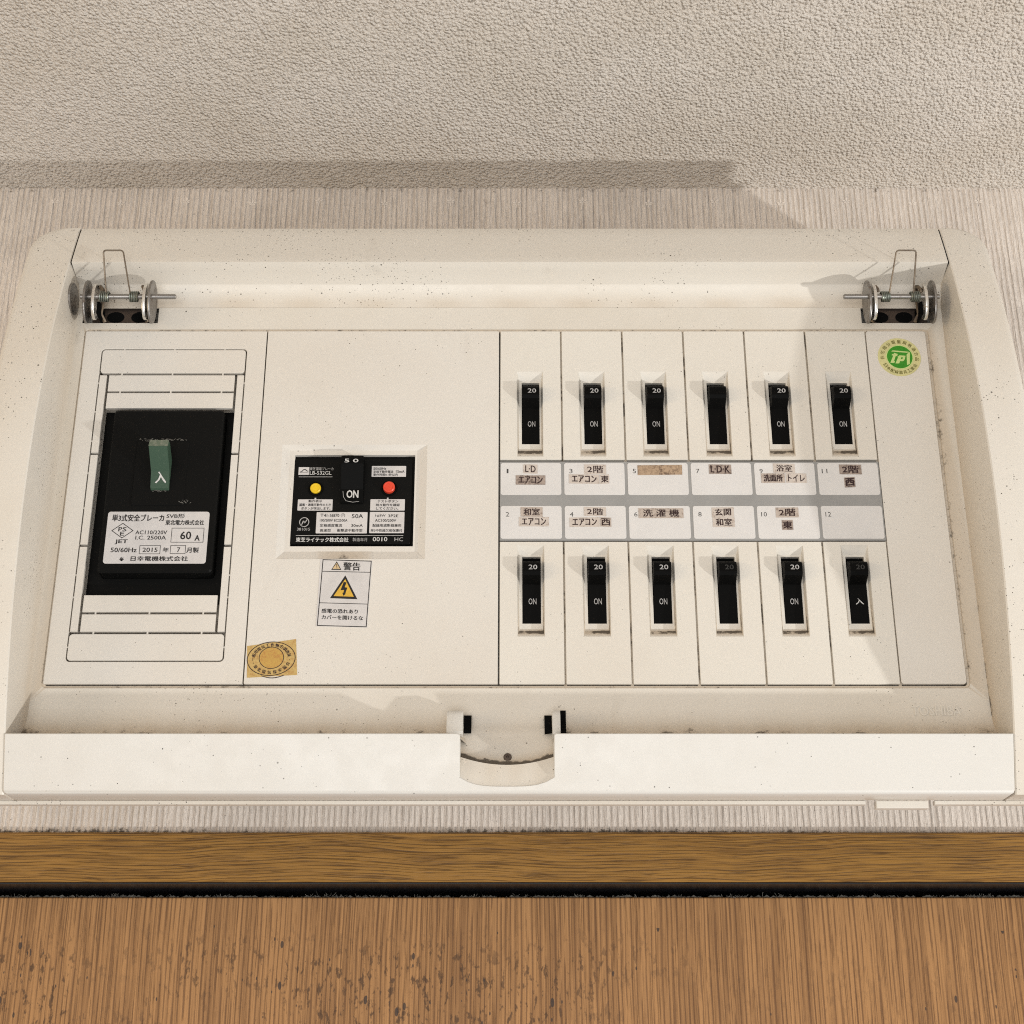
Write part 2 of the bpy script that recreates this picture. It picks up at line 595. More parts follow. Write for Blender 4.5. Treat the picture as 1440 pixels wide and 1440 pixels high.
    def build(self, name, mats, parent=None, origin=None, smooth=False, fix=True):
        if not isinstance(mats, (list, tuple)):
            mats = [mats]
        if parent is not None:
            org = ORG[parent]
        elif origin is not None:
            org = origin
        else:
            xs = [[p[i] for p in self.v] for i in range(3)]
            org = ((min(xs[0]) + max(xs[0])) / 2, max(xs[1]), min(xs[2]))
        me = bpy.data.meshes.new(name)
        me.from_pydata([((p[0] - org[0]) * MM, (p[1] - org[1]) * MM, (p[2] - org[2]) * MM) for p in self.v], [], self.f)
        for m in mats:
            me.materials.append(m)
        me.polygons.foreach_set('material_index', self.m)
        if any(self.g):
            at = me.attributes.new('grime_shade', 'FLOAT', 'POINT')
            at.data.foreach_set('value', self.g)
        if fix:
            bm = bmesh.new()
            bm.from_mesh(me)
            bmesh.ops.remove_doubles(bm, verts=bm.verts, dist=2e-6)
            bmesh.ops.recalc_face_normals(bm, faces=bm.faces)
            bm.to_mesh(me)
            bm.free()
        if smooth:
            me.polygons.foreach_set('use_smooth', [True] * len(me.polygons))
            me.set_sharp_from_angle(angle=math.radians(38))
        o = bpy.data.objects.new(name, me)
        COL.objects.link(o)
        if parent is not None:
            o.parent = parent
        else:
            o.location = (org[0] * MM, org[1] * MM, org[2] * MM + H0)
        ORG[o] = org
        return o


def tag(o, label, cat, group=None, kind=None):
    o['label'] = label
    o['category'] = cat
    if group:
        o['group'] = group
    if kind:
        o['kind'] = kind
    return o


def thing(name, loc, label, cat, group=None):
    o = bpy.data.objects.new(name, None)
    o.empty_display_size = 0.01
    COL.objects.link(o)
    o.location = (loc[0] * MM, loc[1] * MM, loc[2] * MM + H0)
    ORG[o] = loc
    return tag(o, label, cat, group)


# ------------------------------------------------------------------ lettering
_gl = {}


def glyphs(s, bold):
    key = (s, bold)
    if key not in _gl:
        cu = bpy.data.curves.new('lettering', 'FONT')
        cu.body = s
        cu.resolution_u = 2
        cu.offset = bold
        cu.fill_mode = 'FRONT'
        o = bpy.data.objects.new('lettering', cu)
        COL.objects.link(o)
        dg = bpy.context.evaluated_depsgraph_get()
        me = bpy.data.meshes.new_from_object(o.evaluated_get(dg))
        vs = [tuple(v.co) for v in me.vertices]
        fs = [tuple(p.vertices) for p in me.polygons]
        bpy.data.objects.remove(o)
        bpy.data.curves.remove(cu)
        bpy.data.meshes.remove(me)
        xs = [v[0] for v in vs]
        ys = [v[1] for v in vs]
        x0, x1, y0, y1 = min(xs), max(xs), min(ys), max(ys)
        _gl[key] = ([((v[0] - x0) / max(1e-6, x1 - x0), (v[1] - y0) / max(1e-6, y1 - y0)) for v in vs], fs, (x1 - x0) / max(1e-6, y1 - y0))
    return _gl[key]


def put(mb, s, x0, z0, x1, z1, Y, bold=0.0, tilt=0.0):
    """lettering stretched into a box; Y may be a function of (x, z); tilt = rise in mm across the box"""
    vs, fs, _ = glyphs(s, 0.0)
    yy = Y if callable(Y) else (lambda x, z: Y)
    d = bold * 1.5 * abs(z1 - z0)
    # heavier strokes: the same printed outline laid down again a hair to the side
    for k, (dx, dz) in enumerate(((0, 0), (d, 0), (-d, 0), (0, d)) if d > 0 else ((0, 0),)):
        pts = []
        for a, b in vs:
            x = x0 + (x1 - x0) * a + dx
            z = z0 + (z1 - z0) * b + tilt * (a - 0.5) + dz
            pts.append((x, yy(x, z) - 0.004 * k, z))
        mb.add(pts, fs)


def put_px(mb, s, u0, v0, u1, v1, Y, bold=0.0, tilt=0.0):
    r = rect(u0, v0, u1, v1, Y)
    put(mb, s, r[0], r[1], r[2], r[3], Y, bold, tilt)


def put_ring(mb, s, cx, cz, rx, rz, a0, a1, h, Y, bold, outward=True, rot=0.0):
    """characters one by one along an ellipse from angle a0 to a1 (degrees)"""
    n = len(s)
    for i, ch in enumerate(s):
        a = math.radians(a0 + (a1 - a0) * (i / max(1, n - 1)))
        vs, fs, asp = glyphs(ch, 0.0)
        x, z = rx * math.cos(a), rz * math.sin(a)
        px = cx + x * math.cos(rot) - z * math.sin(rot)
        pz = cz + x * math.sin(rot) + z * math.cos(rot)
        t = math.atan2(rx * math.sin(a), rz * math.cos(a)) if False else math.atan2(z / rz ** 2, x / rx ** 2) + rot
        t = t - math.pi / 2 if outward else t + math.pi / 2
        hw = h * min(1.05, max(0.12, asp)) if asp < 0.6 or ch in '一' else h * 0.95
        hh = h if ch not in '一・' else (h * 0.12 if ch == '一' else h * 0.2)
        if ch == '一':
            hw = h * 0.9
        if ch == '・':
            hw = h * 0.2
        for k in range(3):
            pts = []
            for p, q in vs:
                lx, lz = (p - 0.5) * hw + (0, 1, -1)[k] * bold * h * 1.5, (q - 0.5) * hh
                pts.append((px + lx * math.cos(t) - lz * math.sin(t), Y - 0.004 * k, pz + lx * math.sin(t) + lz * math.cos(t)))
            mb.add(pts, fs)


def line(mb, pts, wd, Y, closed=False):
    """printed line of width wd through (x, z) points"""
    n = len(pts)
    if closed:
        a = inset(pts, -wd / 2)
        b = inset(pts, wd / 2)
        mb.add([(p[0], Y, p[1]) for p in a] + [(p[0], Y, p[1]) for p in b],
               [(i, (i + 1) % n, n + (i + 1) % n, n + i) for i in range(n)])
    else:
        for i in range(n - 1):
            p, q = Vector(pts[i]), Vector(pts[i + 1])
            d = (q - p).normalized()
            nn = Vector((-d.y, d.x)) * wd / 2
            c = [p - nn, q - nn, q + nn, p + nn]
            mb.add([(k.x, Y, k.y) for k in c], [(0, 1, 2, 3)])


def pxs(pts, Y):
    return [P(u, v, Y) for u, v in pts]


# ==================================================================  THE SETTING
ZC = 422.5          # ceiling
YW = 610.0          # wall
mb = MB()
mb.box(-900, 900, -900, YW + 30, ZC, ZC + 20)
o = mb.build('ceiling', M['ceil'])
o['kind'] = 'structure'

mb = MB()
rows, gr = [], []
xs = [-900 + 20 * i for i in range(91)]
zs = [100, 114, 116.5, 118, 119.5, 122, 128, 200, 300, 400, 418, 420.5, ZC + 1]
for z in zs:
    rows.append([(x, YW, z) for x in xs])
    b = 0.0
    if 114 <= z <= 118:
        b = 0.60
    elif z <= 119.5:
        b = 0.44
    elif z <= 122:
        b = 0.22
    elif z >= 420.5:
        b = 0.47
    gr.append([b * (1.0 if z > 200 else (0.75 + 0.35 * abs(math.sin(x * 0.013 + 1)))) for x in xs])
mb.grid(rows, gr)
mb.box(-900, 900, YW + 0.01, YW + 60, 100, ZC + 1)
# small leaf motifs printed between the ribs of the paper
mb.mat = 1
for k in range(-9, 10):
    cx, cz = k * 31.2 - 29, 415.0 - (1.2 if k % 2 else 0) - abs(k) * 0.02
    for a, L in ((90, 3.0), (30, 2.6), (150, 2.6), (-20, 1.7), (200, 1.7)):
        t = math.radians(a)
        d = Vector((math.cos(t), math.sin(t)))
        nn = Vector((-d.y, d.x))
        p0 = Vector((cx, cz))
        pts = [p0, p0 + d * L * 0.5 - nn * 0.55, p0 + d * L, p0 + d * L * 0.5 + nn * 0.55]
        mb.add([(q.x, YW - 0.12, q.y) for q in pts], [(0, 1, 2, 3)])
    mb.add([(cx - 0.2, YW - 0.12, cz - 2.4), (cx + 0.2, YW - 0.12, cz - 2.4), (cx + 0.2, YW - 0.12, cz), (cx - 0.2, YW - 0.12, cz)], [(0, 1, 2, 3)])
o = mb.build('wall', [M['wallp'], M['leaf']], fix=False)
o['kind'] = 'structure'

# ---- door frame and door below the board
fr = thing('door_frame', (0, 690, 60), 'oak grained head of a door frame with black lower edge, above the door panel', 'door frame')
mb = MB()
prof = [(606.0, 98.6), (606.8, 97.8), (690, 97.8), (690, 117.1), (606.8, 117.1), (606.0, 116.3)]
mb.xprism(prof, -900, 900)
mb.build('head_trim', M['header'], fr)
mb = MB()
mb.box(-900, 900, 607.2, 690, 97.1, 97.79, 0.2)
mb.build('lower_edge', M['lacquer'], fr)
mb = MB()
mb.box(-900, 900, 662, 690, 60, 96.39)  # near-black box stands in for the darkness inside the gap
mb.build('gap_backing', M['void'], fr)

mb = MB()
mb.xprism([(622.0, -1900), (655, -1900), (655, 94.2), (622.4, 94.2), (622.0, 93.8)], -900, 900)
dr = mb.build('wooden_door', M['door'])
tag(dr, 'brown wood grained door panel with dark spots below the black gap', 'door')

mb = MB()
for i in range(2800):
    x = random.uniform(-300, 300)
    dens = 0.5 + 0.5 * math.sin(x * 0.11) * math.sin(x * 0.037 + 1) + 0.35 * math.sin(x * 0.31)
    if random.random() > 0.35 + dens * 0.65:
        continue
    hgt = random.uniform(0.3, 1.2) + max(0, dens) * random.uniform(0, 1.8)
    y = 622.6 + random.random() * 3
    p = Vector((x, y, 94.15))
    path = [p]
    d = Vector((random.uniform(-1, 1), random.uniform(-0.4, 0.4), random.uniform(0.2, 0.9)))
    for k in range(4):
        d += Vector((random.uniform(-.8, .8), random.uniform(-.5, .5), random.uniform(-.6, .45)))
        q = path[-1] + d.normalized() * hgt * 0.27
        q.z = max(94.2, q.z)
        path.append(q)
    mb.tube(path, 0.035 + random.random() * 0.05, 4, False)
for i in range(600):
    x = random.uniform(-300, 300)
    r = random.uniform(0.3, 0.9)
    c = Vector((x, 623.5 + random.random() * 2, 94.3 + r * 0.4))
    ring = [c + Vector((r * 1.8 * math.cos(a), r * 0.7 * math.sin(a), 0)) * random.uniform(0.7, 1.2) for a in [k * math.pi / 4 for k in range(8)]]
    mb.add(ring + [c + Vector((0, 0, r))], [(k, (k + 1) % 8, 8) for k in range(8)])
o = mb.build('dust_fluff', M['fluff'], fix=False)
o['kind'] = 'stuff'
o['label'] = 'grey fluff of dust lying along the top edge of the door'

# ==================================================================  THE DISTRIBUTION BOARD
YF = 551.0                                  # moulded floor and cover plates
XL, XR = -180.6, 178.8                      # inner ridges of the side rails
OL, OR = -199.6, 196.6                      # outer sides
ZT, ZB = 356.8, 117.4


def arch(z):
    return 519.0 + (z - 231.0) ** 2 / 640.0


board = thing('distribution_board', (-1.5, YW, ZB), 'large cream plastic distribution board with open front, fixed to the wall above the door', 'fuse box')

# ---- side rails: arched front, rounded outer corners
for sgn, xr, xo in ((-1, XL, OL), (1, XR, OR)):
    mb = MB()
    rows, gr = [], []
    R = 12.0
    zs = [ZB + (ZT - R - ZB) * i / 40 for i in range(41)] + [ZT - R + R * math.sin(math.radians(a)) for a in (12, 25, 38, 50, 60, 70, 78, 84, 90)]
    for z in zs:
        cut = 0.0
        if z > ZT - R:
            cut = R - math.sqrt(max(0, R * R - (z - ZT + R) ** 2))
        x_o = xo - sgn * cut
        yf = arch(z)
        dr_ = 0.9 * min(1.0, (YF - yf) / 25)
        xfl = xr - sgn * (0.6 + dr_)         # foot of the inner wall on the floor
        pts = [(xfl, YF + 0.3)]
        for k in range(1, 6):
            t = k / 6
            pts.append((xfl + (xr - sgn * 0.25 - xfl) * t, YF + 0.3 + (yf + 0.9 - YF - 0.3) * t))
        pts += [(xr - sgn * 0.1, yf + 0.45), (xr + sgn * 0.35, yf + 0.02), (xr + sgn * min(5, 0.25 * abs(x_o - xr)), yf - 0.1), (xr + sgn * min(11, 0.55 * abs(x_o - xr)), yf)]
        r = min(2.6, 0.3 * abs(x_o - xr))
        for a in (0, 25, 50, 75, 90):
            pts.append((x_o - sgn * r + sgn * r * math.sin(math.radians(a)), yf + r - r * math.cos(math.radians(a))))
        pts.append((x_o, 575.0))
        rows.append([(p[0], p[1], z) for p in pts])
        g0 = 0.46 if sgn > 0 else 0.12  # right wall foot tanner than left: its unlit side put into the tint
        low = max(0.0, 1 - (z - ZB) / 90)
        gr.append([g0 + 0.25 * low, 0.26 + 0.2 * low, 0.16, 0.08, 0.06, 0.06] + [0.0] * (len(pts) - 6))
    mb.grid(rows, gr)
    # underside and top end
    nb = len(rows[0])
    low = rows[0]
    mb.add([low[i] for i in range(5, nb - 1)] + [(low[nb - 1][0], 549.0, ZB), (low[5][0], 549.0, ZB)], [tuple(range(nb - 4))])
    mb.add(rows[-1][5:], [tuple(range(nb - 5))])
    mb.build('side_rail', M['rail'], board, smooth=True)

# ---- top rail
mb = MB()
prof = []
for i in range(9):
    z = ZT - 0.2 - (ZT - 336.4) * i / 8
    prof.append((arch(z) if i else arch(z) + 0.4, z if i else ZT))
zr = 335.4
prof += [(arch(zr) + 0.15, zr + 0.15), (arch(zr) + 0.7, zr - 0.1), (541, 334.2), (548.0, 332.6), (548.5, 332.2), (549.6, 328.5), (550.6, 325.0), (551.3, 322.7)]
nx = 60
rows, gr = [], []
for i, (y, z) in enumerate(prof):
    rows.append([(XL + 0.8 + (XR - XL - 1.6) * k / nx, y, z) for k in range(nx + 1)])
    b = 0.0
    if i >= len(prof) - 2:
        b = 0.30
    gr.append([b + 0.1 * math.sin(k * 1.3) for k in range(nx + 1)] if b else [0.0] * (nx + 1))
mb.grid(rows, gr)
x0, x1 = XL + 0.8, XR - 0.8
for x in (x0, x1):
    e = [(x, p[0], p[1]) for p in prof[:13]] + [(x, 575, 331.2), (x, 575, ZT)]
    mb.add(e, [tuple(range(len(e)))])
mb.add([(x0, prof[0][0], ZT), (x1, prof[0][0], ZT), (x1, 575, ZT), (x0, 575, ZT)], [(0, 1, 2, 3)])
mb.build('top_rail', M['rail'], board, smooth=True)

for xa in (XL, XR):
    mb = MB()
    pr = [(arch(z) + 0.7, z) for z in (335.6, 340, 345, 350, ZT - 0.3)]
    mb.xprism(pr + [(575, ZT - 0.3), (575, 335.6)], xa - 0.9, xa + 0.9)
    mb.build('joint_gap', M['void'], board)

# ---- back box reaching the wall
mb = MB()
mb.box(OL + 1.0, OR - 1.0, 560, YW - 0.05, ZB + 22, ZT - 0.5)
mb.build('back_box', M['rail'], board)

# ---- floor tray round the covers, with a gap for each hinge and two latch slots
IX0, IX1, IZ0, IZ1 = -175.8, 171.2, 159.9, 312.9
mb = MB()
HB = 315.6
outer = [(XL - 1.6, 142.0), (XR + 1.6, 142.0), (XR + 1.6, 322.8), (174.2, 322.8), (174.2, HB), (144.2, HB), (144.2, 322.8),
         (-146.0, 322.8), (-146.0, HB), (-177.1, HB), (-177.1, 322.8), (XL - 1.6, 322.8)]
inner = rrect(IX0, IZ0, IX1, IZ1, 2.2)
zc0 = 152.0
outer = [(XL - 1.6, zc0), (XR + 1.6, zc0)] + outer[2:]
mb.flat(outer, YF, [inner])
mb.band(inner, YF, inset(inner, 0.25), YF + 0.7, 0.5)
mb.band(inset(inner, 0.25), YF + 0.7, inset(inner, 1.1), YF + 0.9, [0.5] * len(inner) + [0.40] * len(inner))
mb.band(inset(inner, 1.1), YF + 0.9, inset(inner, 1.1), YF + 5, 0.5)
# curved lower edge of the tray
rows, gr = [], []
nx = 120
cove = [(zc0, 0.0, 0.05), (149.5, 0.15, 0.10), (147.0, 0.6, 0.17), (144.8, 1.5, 0.36), (142.8, 3.0, 0.47), (141.0, 5.2, 0.56), (139.4, 8.5, 0.62), (138.3, 12.5, 0.60), (137.2, 16.0, 0.64)]  # last value: dirt flecks plus the shade behind the rail, painted as tan
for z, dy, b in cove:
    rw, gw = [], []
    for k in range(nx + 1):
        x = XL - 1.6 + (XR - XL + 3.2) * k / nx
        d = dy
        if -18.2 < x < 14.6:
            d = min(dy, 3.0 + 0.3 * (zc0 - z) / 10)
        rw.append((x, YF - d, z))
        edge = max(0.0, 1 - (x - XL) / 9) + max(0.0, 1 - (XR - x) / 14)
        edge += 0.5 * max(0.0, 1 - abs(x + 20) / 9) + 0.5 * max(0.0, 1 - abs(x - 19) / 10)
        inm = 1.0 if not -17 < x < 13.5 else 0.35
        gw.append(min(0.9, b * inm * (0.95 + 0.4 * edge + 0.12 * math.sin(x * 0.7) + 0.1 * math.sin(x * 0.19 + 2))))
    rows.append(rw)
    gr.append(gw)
mb.grid(rows, gr)
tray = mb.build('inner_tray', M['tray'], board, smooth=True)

def cove_y(x, z):
    pts = cove
    for (z0, d0, _), (z1, d1, _) in zip(pts, pts[1:]):
        if z1 <= z <= z0:
            d = d0 + (d1 - d0) * (z0 - z) / (z0 - z1)
            break
    else:
        d = 0.0 if z > zc0 else pts[-1][1]
    if -18.2 < x < 14.6:
        d = min(d, 3.0 + 0.3 * (zc0 - z) / 10)
    return YF - d


# embossed maker's mark on the tray, same plastic
mb = MB()
r = rect(1281, 993, 1352, 1007, YF)
vs, fs, _ = glyphs('TOSHIBA', 0.012)
nv = len(vs)
pts = [(r[0] + (r[2] - r[0]) * a, cove_y(0.0 + r[0], r[1] + (r[3] - r[1]) * b) - 0.3, r[1] + (r[3] - r[1]) * b) for a, b in vs]
mb.add(pts, fs)
edges = {}
for f in fs:
    for i in range(len(f)):
        a, b = f[i], f[(i + 1) % len(f)]
        edges[(a, b)] = edges.get((a, b), 0) + 1
for (a, b) in list(edges):
    if (b, a) not in edges:
        mb.add([pts[a], pts[b], (pts[b][0], pts[b][1] + 0.4, pts[b][2]), (pts[a][0], pts[a][1] + 0.4, pts[a][2])], [(0, 1, 2, 3)])
mb.build('embossed_lettering', M['tray'], board, fix=False)

# dark cavity seen through every gap
mb = MB()
mb.box(IX0 - 4, IX1 + 4, 562.0, 566, IZ0 - 3, 325)
mb.build('back_plate', M['void'], board)

# ---- bottom rail with the finger notch
NX0, NX1 = -18.5, 14.9
BT, BB = 137.9, 117.6


def front(z):
    return arch(z) - 0.5


mb = MB()
bx0, bx1 = XL - 0.05, XR - 0.35
nzl = 121.2                                 # where the notch ends in the rail


def notch_low(x):
    t = (x - NX0) / (NX1 - NX0) * 2 - 1
    return 120.3 + 2.6 * t ** 4 + 0.4 * t * t


lo_pts = [(NX0 + (NX1 - NX0) * k / 12, 0) for k in range(13)]
poly = rrect(bx0, BB, bx1, BT, 0.0)
rr = 1.4
outl = [(bx0 + rr, BB), (bx1 - rr, BB), (bx1 - rr * 0.3, BB + rr * 0.3), (bx1, BB + rr), (bx1, BT),
        (NX1 + 0.9, BT), (NX1 + 0.25, BT - 0.25), (NX1, BT - 0.9)]
outl += [(x, notch_low(x)) for x, _ in lo_pts[::-1]]
outl += [(NX0, BT - 0.9), (NX0 - 0.25, BT - 0.25), (NX0 - 0.9, BT), (bx0, BT), (bx0, BB + rr), (bx0 + rr * 0.3, BB + rr * 0.3)]
fr_ = inset(outl, 0.35)
mb.flat(fr_, lambda x, z: front(z))
n = len(outl)
mb.add([(p[0], front(p[1]), p[1]) for p in fr_] + [(p[0], front(p[1]) + 0.4, p[1]) for p in outl], [(i, (i + 1) % n, n + (i + 1) % n, n + i) for i in range(n)])
# depth, except along the foot of the notch where the scoop begins
bk = []
for p in outl:
    inn = NX0 - 0.01 <= p[0] <= NX1 + 0.01 and p[1] < 124
    bk.append((p[0], front(p[1]) + 0.45 if inn else 549.0, p[1]))
under = [0.0 if p[1] > 121 or NX0 - .1 < p[0] < NX1 + .1 else 0.44 for p in outl]  # underside tinted browner than the front face
mb.add([(p[0], front(p[1]) + 0.4, p[1]) for p in outl] + bk, [(i, (i + 1) % n, n + (i + 1) % n, n + i) for i in range(n)], [u * 0.8 for u in under] + under)
bot = mb.build('bottom_rail', M['fresh'], board, smooth=True)

# scoop and tongue behind the notch
mb = MB()
rows, gr = [], []


def arc_z(x):
    t = (x - NX0) / (NX1 - NX0) * 2 - 1
    return 128.0 + 2.9 * t * t


for k in range(25):
    x = NX0 - 0.3 + (NX1 - NX0 + 0.6) * k / 24
    t = (x - NX0) / (NX1 - NX0) * 2 - 1
    za, zl = arc_z(x), notch_low(min(max(x, NX0), NX1))
    rw = [(x, front(zl) + 0.25, zl - 0.35), (x, front(zl) + 0.5, zl + 0.1)]
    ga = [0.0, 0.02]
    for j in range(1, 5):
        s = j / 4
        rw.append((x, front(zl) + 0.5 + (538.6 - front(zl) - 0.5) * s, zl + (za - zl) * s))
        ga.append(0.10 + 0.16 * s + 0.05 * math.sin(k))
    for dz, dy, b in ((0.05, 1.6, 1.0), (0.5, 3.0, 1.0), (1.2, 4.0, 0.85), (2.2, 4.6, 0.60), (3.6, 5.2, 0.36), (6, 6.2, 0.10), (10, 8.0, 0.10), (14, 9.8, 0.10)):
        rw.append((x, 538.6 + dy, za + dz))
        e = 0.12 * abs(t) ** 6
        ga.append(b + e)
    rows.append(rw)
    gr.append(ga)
mb.grid(rows, gr)
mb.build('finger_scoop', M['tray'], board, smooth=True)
mb = MB()
mb.lathe_y(-1.6, 132.0, [(1.5, 546.5), (1.5, 543.6), (1.25, 543.25), (0.55, 543.2), (0.45, 543.8), (0.0, 543.8)])
mb.build('screw', M['rust'], board)

# latch hooks with the black openings beside them
for xa, xb, slots in ((-23.8, -17.9, [(-17.7, -14.9, 141.4, 149.0)]), (14.7, 17.6, [(11.9, 14.6, 141.0, 149.0), (17.8, 19.9, 140.4, 151.3)])):
    mb = MB()
    mb.xprism([(548.6, 139.0), (541.5, 140.0), (541.0, 141.0), (542.6, 147.4), (544.0, 149.4), (546.0, 149.9), (551, 149.9), (551, 139)], xa, xb, 0.35)
    hk = mb.build('latch_hook', M['fresh'], board, smooth=True)
    for s in slots:
        m2 = MB()
        zz = [s[2] + (s[3] - s[2]) * k / 14 for k in range(15)]
        m2.grid([[(s[0], cove_y(s[0], z) - (1.6 if s[0] < 15 else 0.25), z), (s[1], cove_y(s[1], z) - (1.6 if s[0] < 15 else 0.25), z)] for z in zz] + [[(s[0], YF + 3, s[3]), (s[1], YF + 3, s[3])]])
        m2.build('latch_slot', M['void'], board)

# catch tab under the rail and the thin back flange
mb = MB()
mb.box(131.2, 150.0, 548.6, 552, 114.6, 117.4, 0.3)
mb.build('catch_tab', M['rail'], board)
mb = MB()
mb.box(OL + 2, 127.6, 549.2, 552, 116.1, 117.55, 0.2)
mb.box(152.5, OR - 2, 549.2, 552, 116.1, 117.55, 0.2)
mb.build('base_flange', M['rail'], board)


# ---- cover plates
def plate_rect(x0, x1, z0=IZ0 + 0.9, z1=IZ1 - 0.9):
    return rrect(x0, z0, x1, z1, 0.0)


XD1, XD2 = -100.4, -5.1
PX0, PX1, PZ0, PZ1 = IX0 + 0.7, IX1 - 1.4, IZ0 + 1.7, IZ1 - 1.1
KX0, KX1, KZ0, KZ1 = -167.8, -108.3, 170.2, 303.5
WX0, WX1, WZ0, WZ1 = -164.0, -112.0, 196.7, 276.5
mb = MB()
mb.slab(rrect(PX0, PZ0, XD1 - 0.3, PZ1, 0.4), YF - 0.05, YF + 2, [rrect(KX0, KZ0, KX1, KZ1, 1.6)])
mb.build('cover_plate', M['plate'], board)

# knock-out strips round the limiter window, joined by small bridges
g = 0.5
parts = [(KX0 + g, KX1 - g, 291.9 + g, KZ1 - g, 1.3), (KX0 + g, KX1 - g, KZ0 + g, 181.6 - g, 1.3)]
for za, zb in ((283.8, 291.9), (276.5 - g, 283.8)):
    parts.append((WX0 + g, WX1 - g, za + g, zb - g, 0))
for za, zb in ((189.5, 196.7 + g), (181.6, 189.5)):
    parts.append((WX0 + g, WX1 - g, za + g, zb - g, 0))
for xa, xb in ((KX0, WX0), (WX1, KX1)):
    for za, zb in ((256.3, 291.9), (217.1, 256.3), (181.6, 217.1)):
        parts.append((xa + g, xb - g, za + g, zb - g, 0))
for xa, xb, za, zb, r in parts:
    mb = MB()
    mb.slab(rrect(xa, za, xb, zb, r, 4), YF - 0.03, YF + 1.5, ch=0.1)
    mb.build('knockout_strip', M['plate'], board)
bridges = [(x - 0.3, x + 0.3, z - 0.55, z + 0.55) for z in (KZ1, 291.9, 283.8, 189.5, 181.6) for x in (-158.5, -138.0, -117.5)]
bridges += [(x - 0.55, x + 0.55, z - 0.3, z + 0.3) for x in (KX0, KX1) for z in (288, 275, 262, 248, 233, 205, 196, 176)]
for xa, xb, za, zb in bridges:
    mb = MB()
    mb.box(xa, xb, YF + 0.35, YF + 1.2, za, zb)
    mb.build('knockout_bridge', M['plate'], board)

HX0, HX1, HZ0, HZ1 = -86.35, -38.5, 217.4, 256.5
BO = (-91.2, 211.6, -33.8, 260.1)           # bevelled surround
BI = (-88.4, 215.2, -36.6, 258.4)
mb = MB()
mb.slab(rrect(XD1 + 0.2, PZ0, XD2 - 0.25, PZ1, 0.4), YF - 0.05, YF + 2, [rrect(*BO)], ch=0.12)
mb.band(rrect(*BO), YF + 0.07, rrect(*BI), YF + 1.7)
mb.flat(rrect(*BI), YF + 1.7, [rrect(HX0, HZ0, HX1, HZ1)])
mb.band(rrect(HX0, HZ0, HX1, HZ1), YF + 1.7, rrect(HX0, HZ0, HX1, HZ1), YF + 4)
# rusty brown deposit on the lower bevel
rows, gr = [], []
for j in range(4):
    s = j / 3
    z = BO[1] + 0.05 + (BI[1] - BO[1]) * s
    rows.append([(-76 + 22 * k / 16, YF + 0.05 + 1.6 * s, z) for k in range(17)])
    gr.append([(0.48 + 0.10 * (1 - s)) * math.sin(math.pi * k / 16) ** 0.5 for k in range(17)])
mb.grid(rows, gr)
mb.build('cover_plate', M['plate'], board)

CX = [-5.05 + 25.05 * i for i in range(7)]   # column edges of the breakers
mb = MB()
mb.slab(rrect(CX[6] + 0.15, PZ0, PX1, PZ1, 1.2), YF - 0.05, YF + 2, ch=0.12)
mb.build('cover_plate', M['plate'], board)


mb = MB()
for i in range(1, 7):
    mb.grid([[(CX[i] + dx, YF + 1.5, z) for dx in (-0.6, 0.6)] for z in [IZ0 + 1 + (IZ1 - IZ0 - 2) * k / 60 for k in range(61)]],
            [[0.50 + 0.10 * math.sin(k * 0.5 + i * 2)] * 2 for k in range(61)])
mb.build('groove_bed', M['tray'], board)


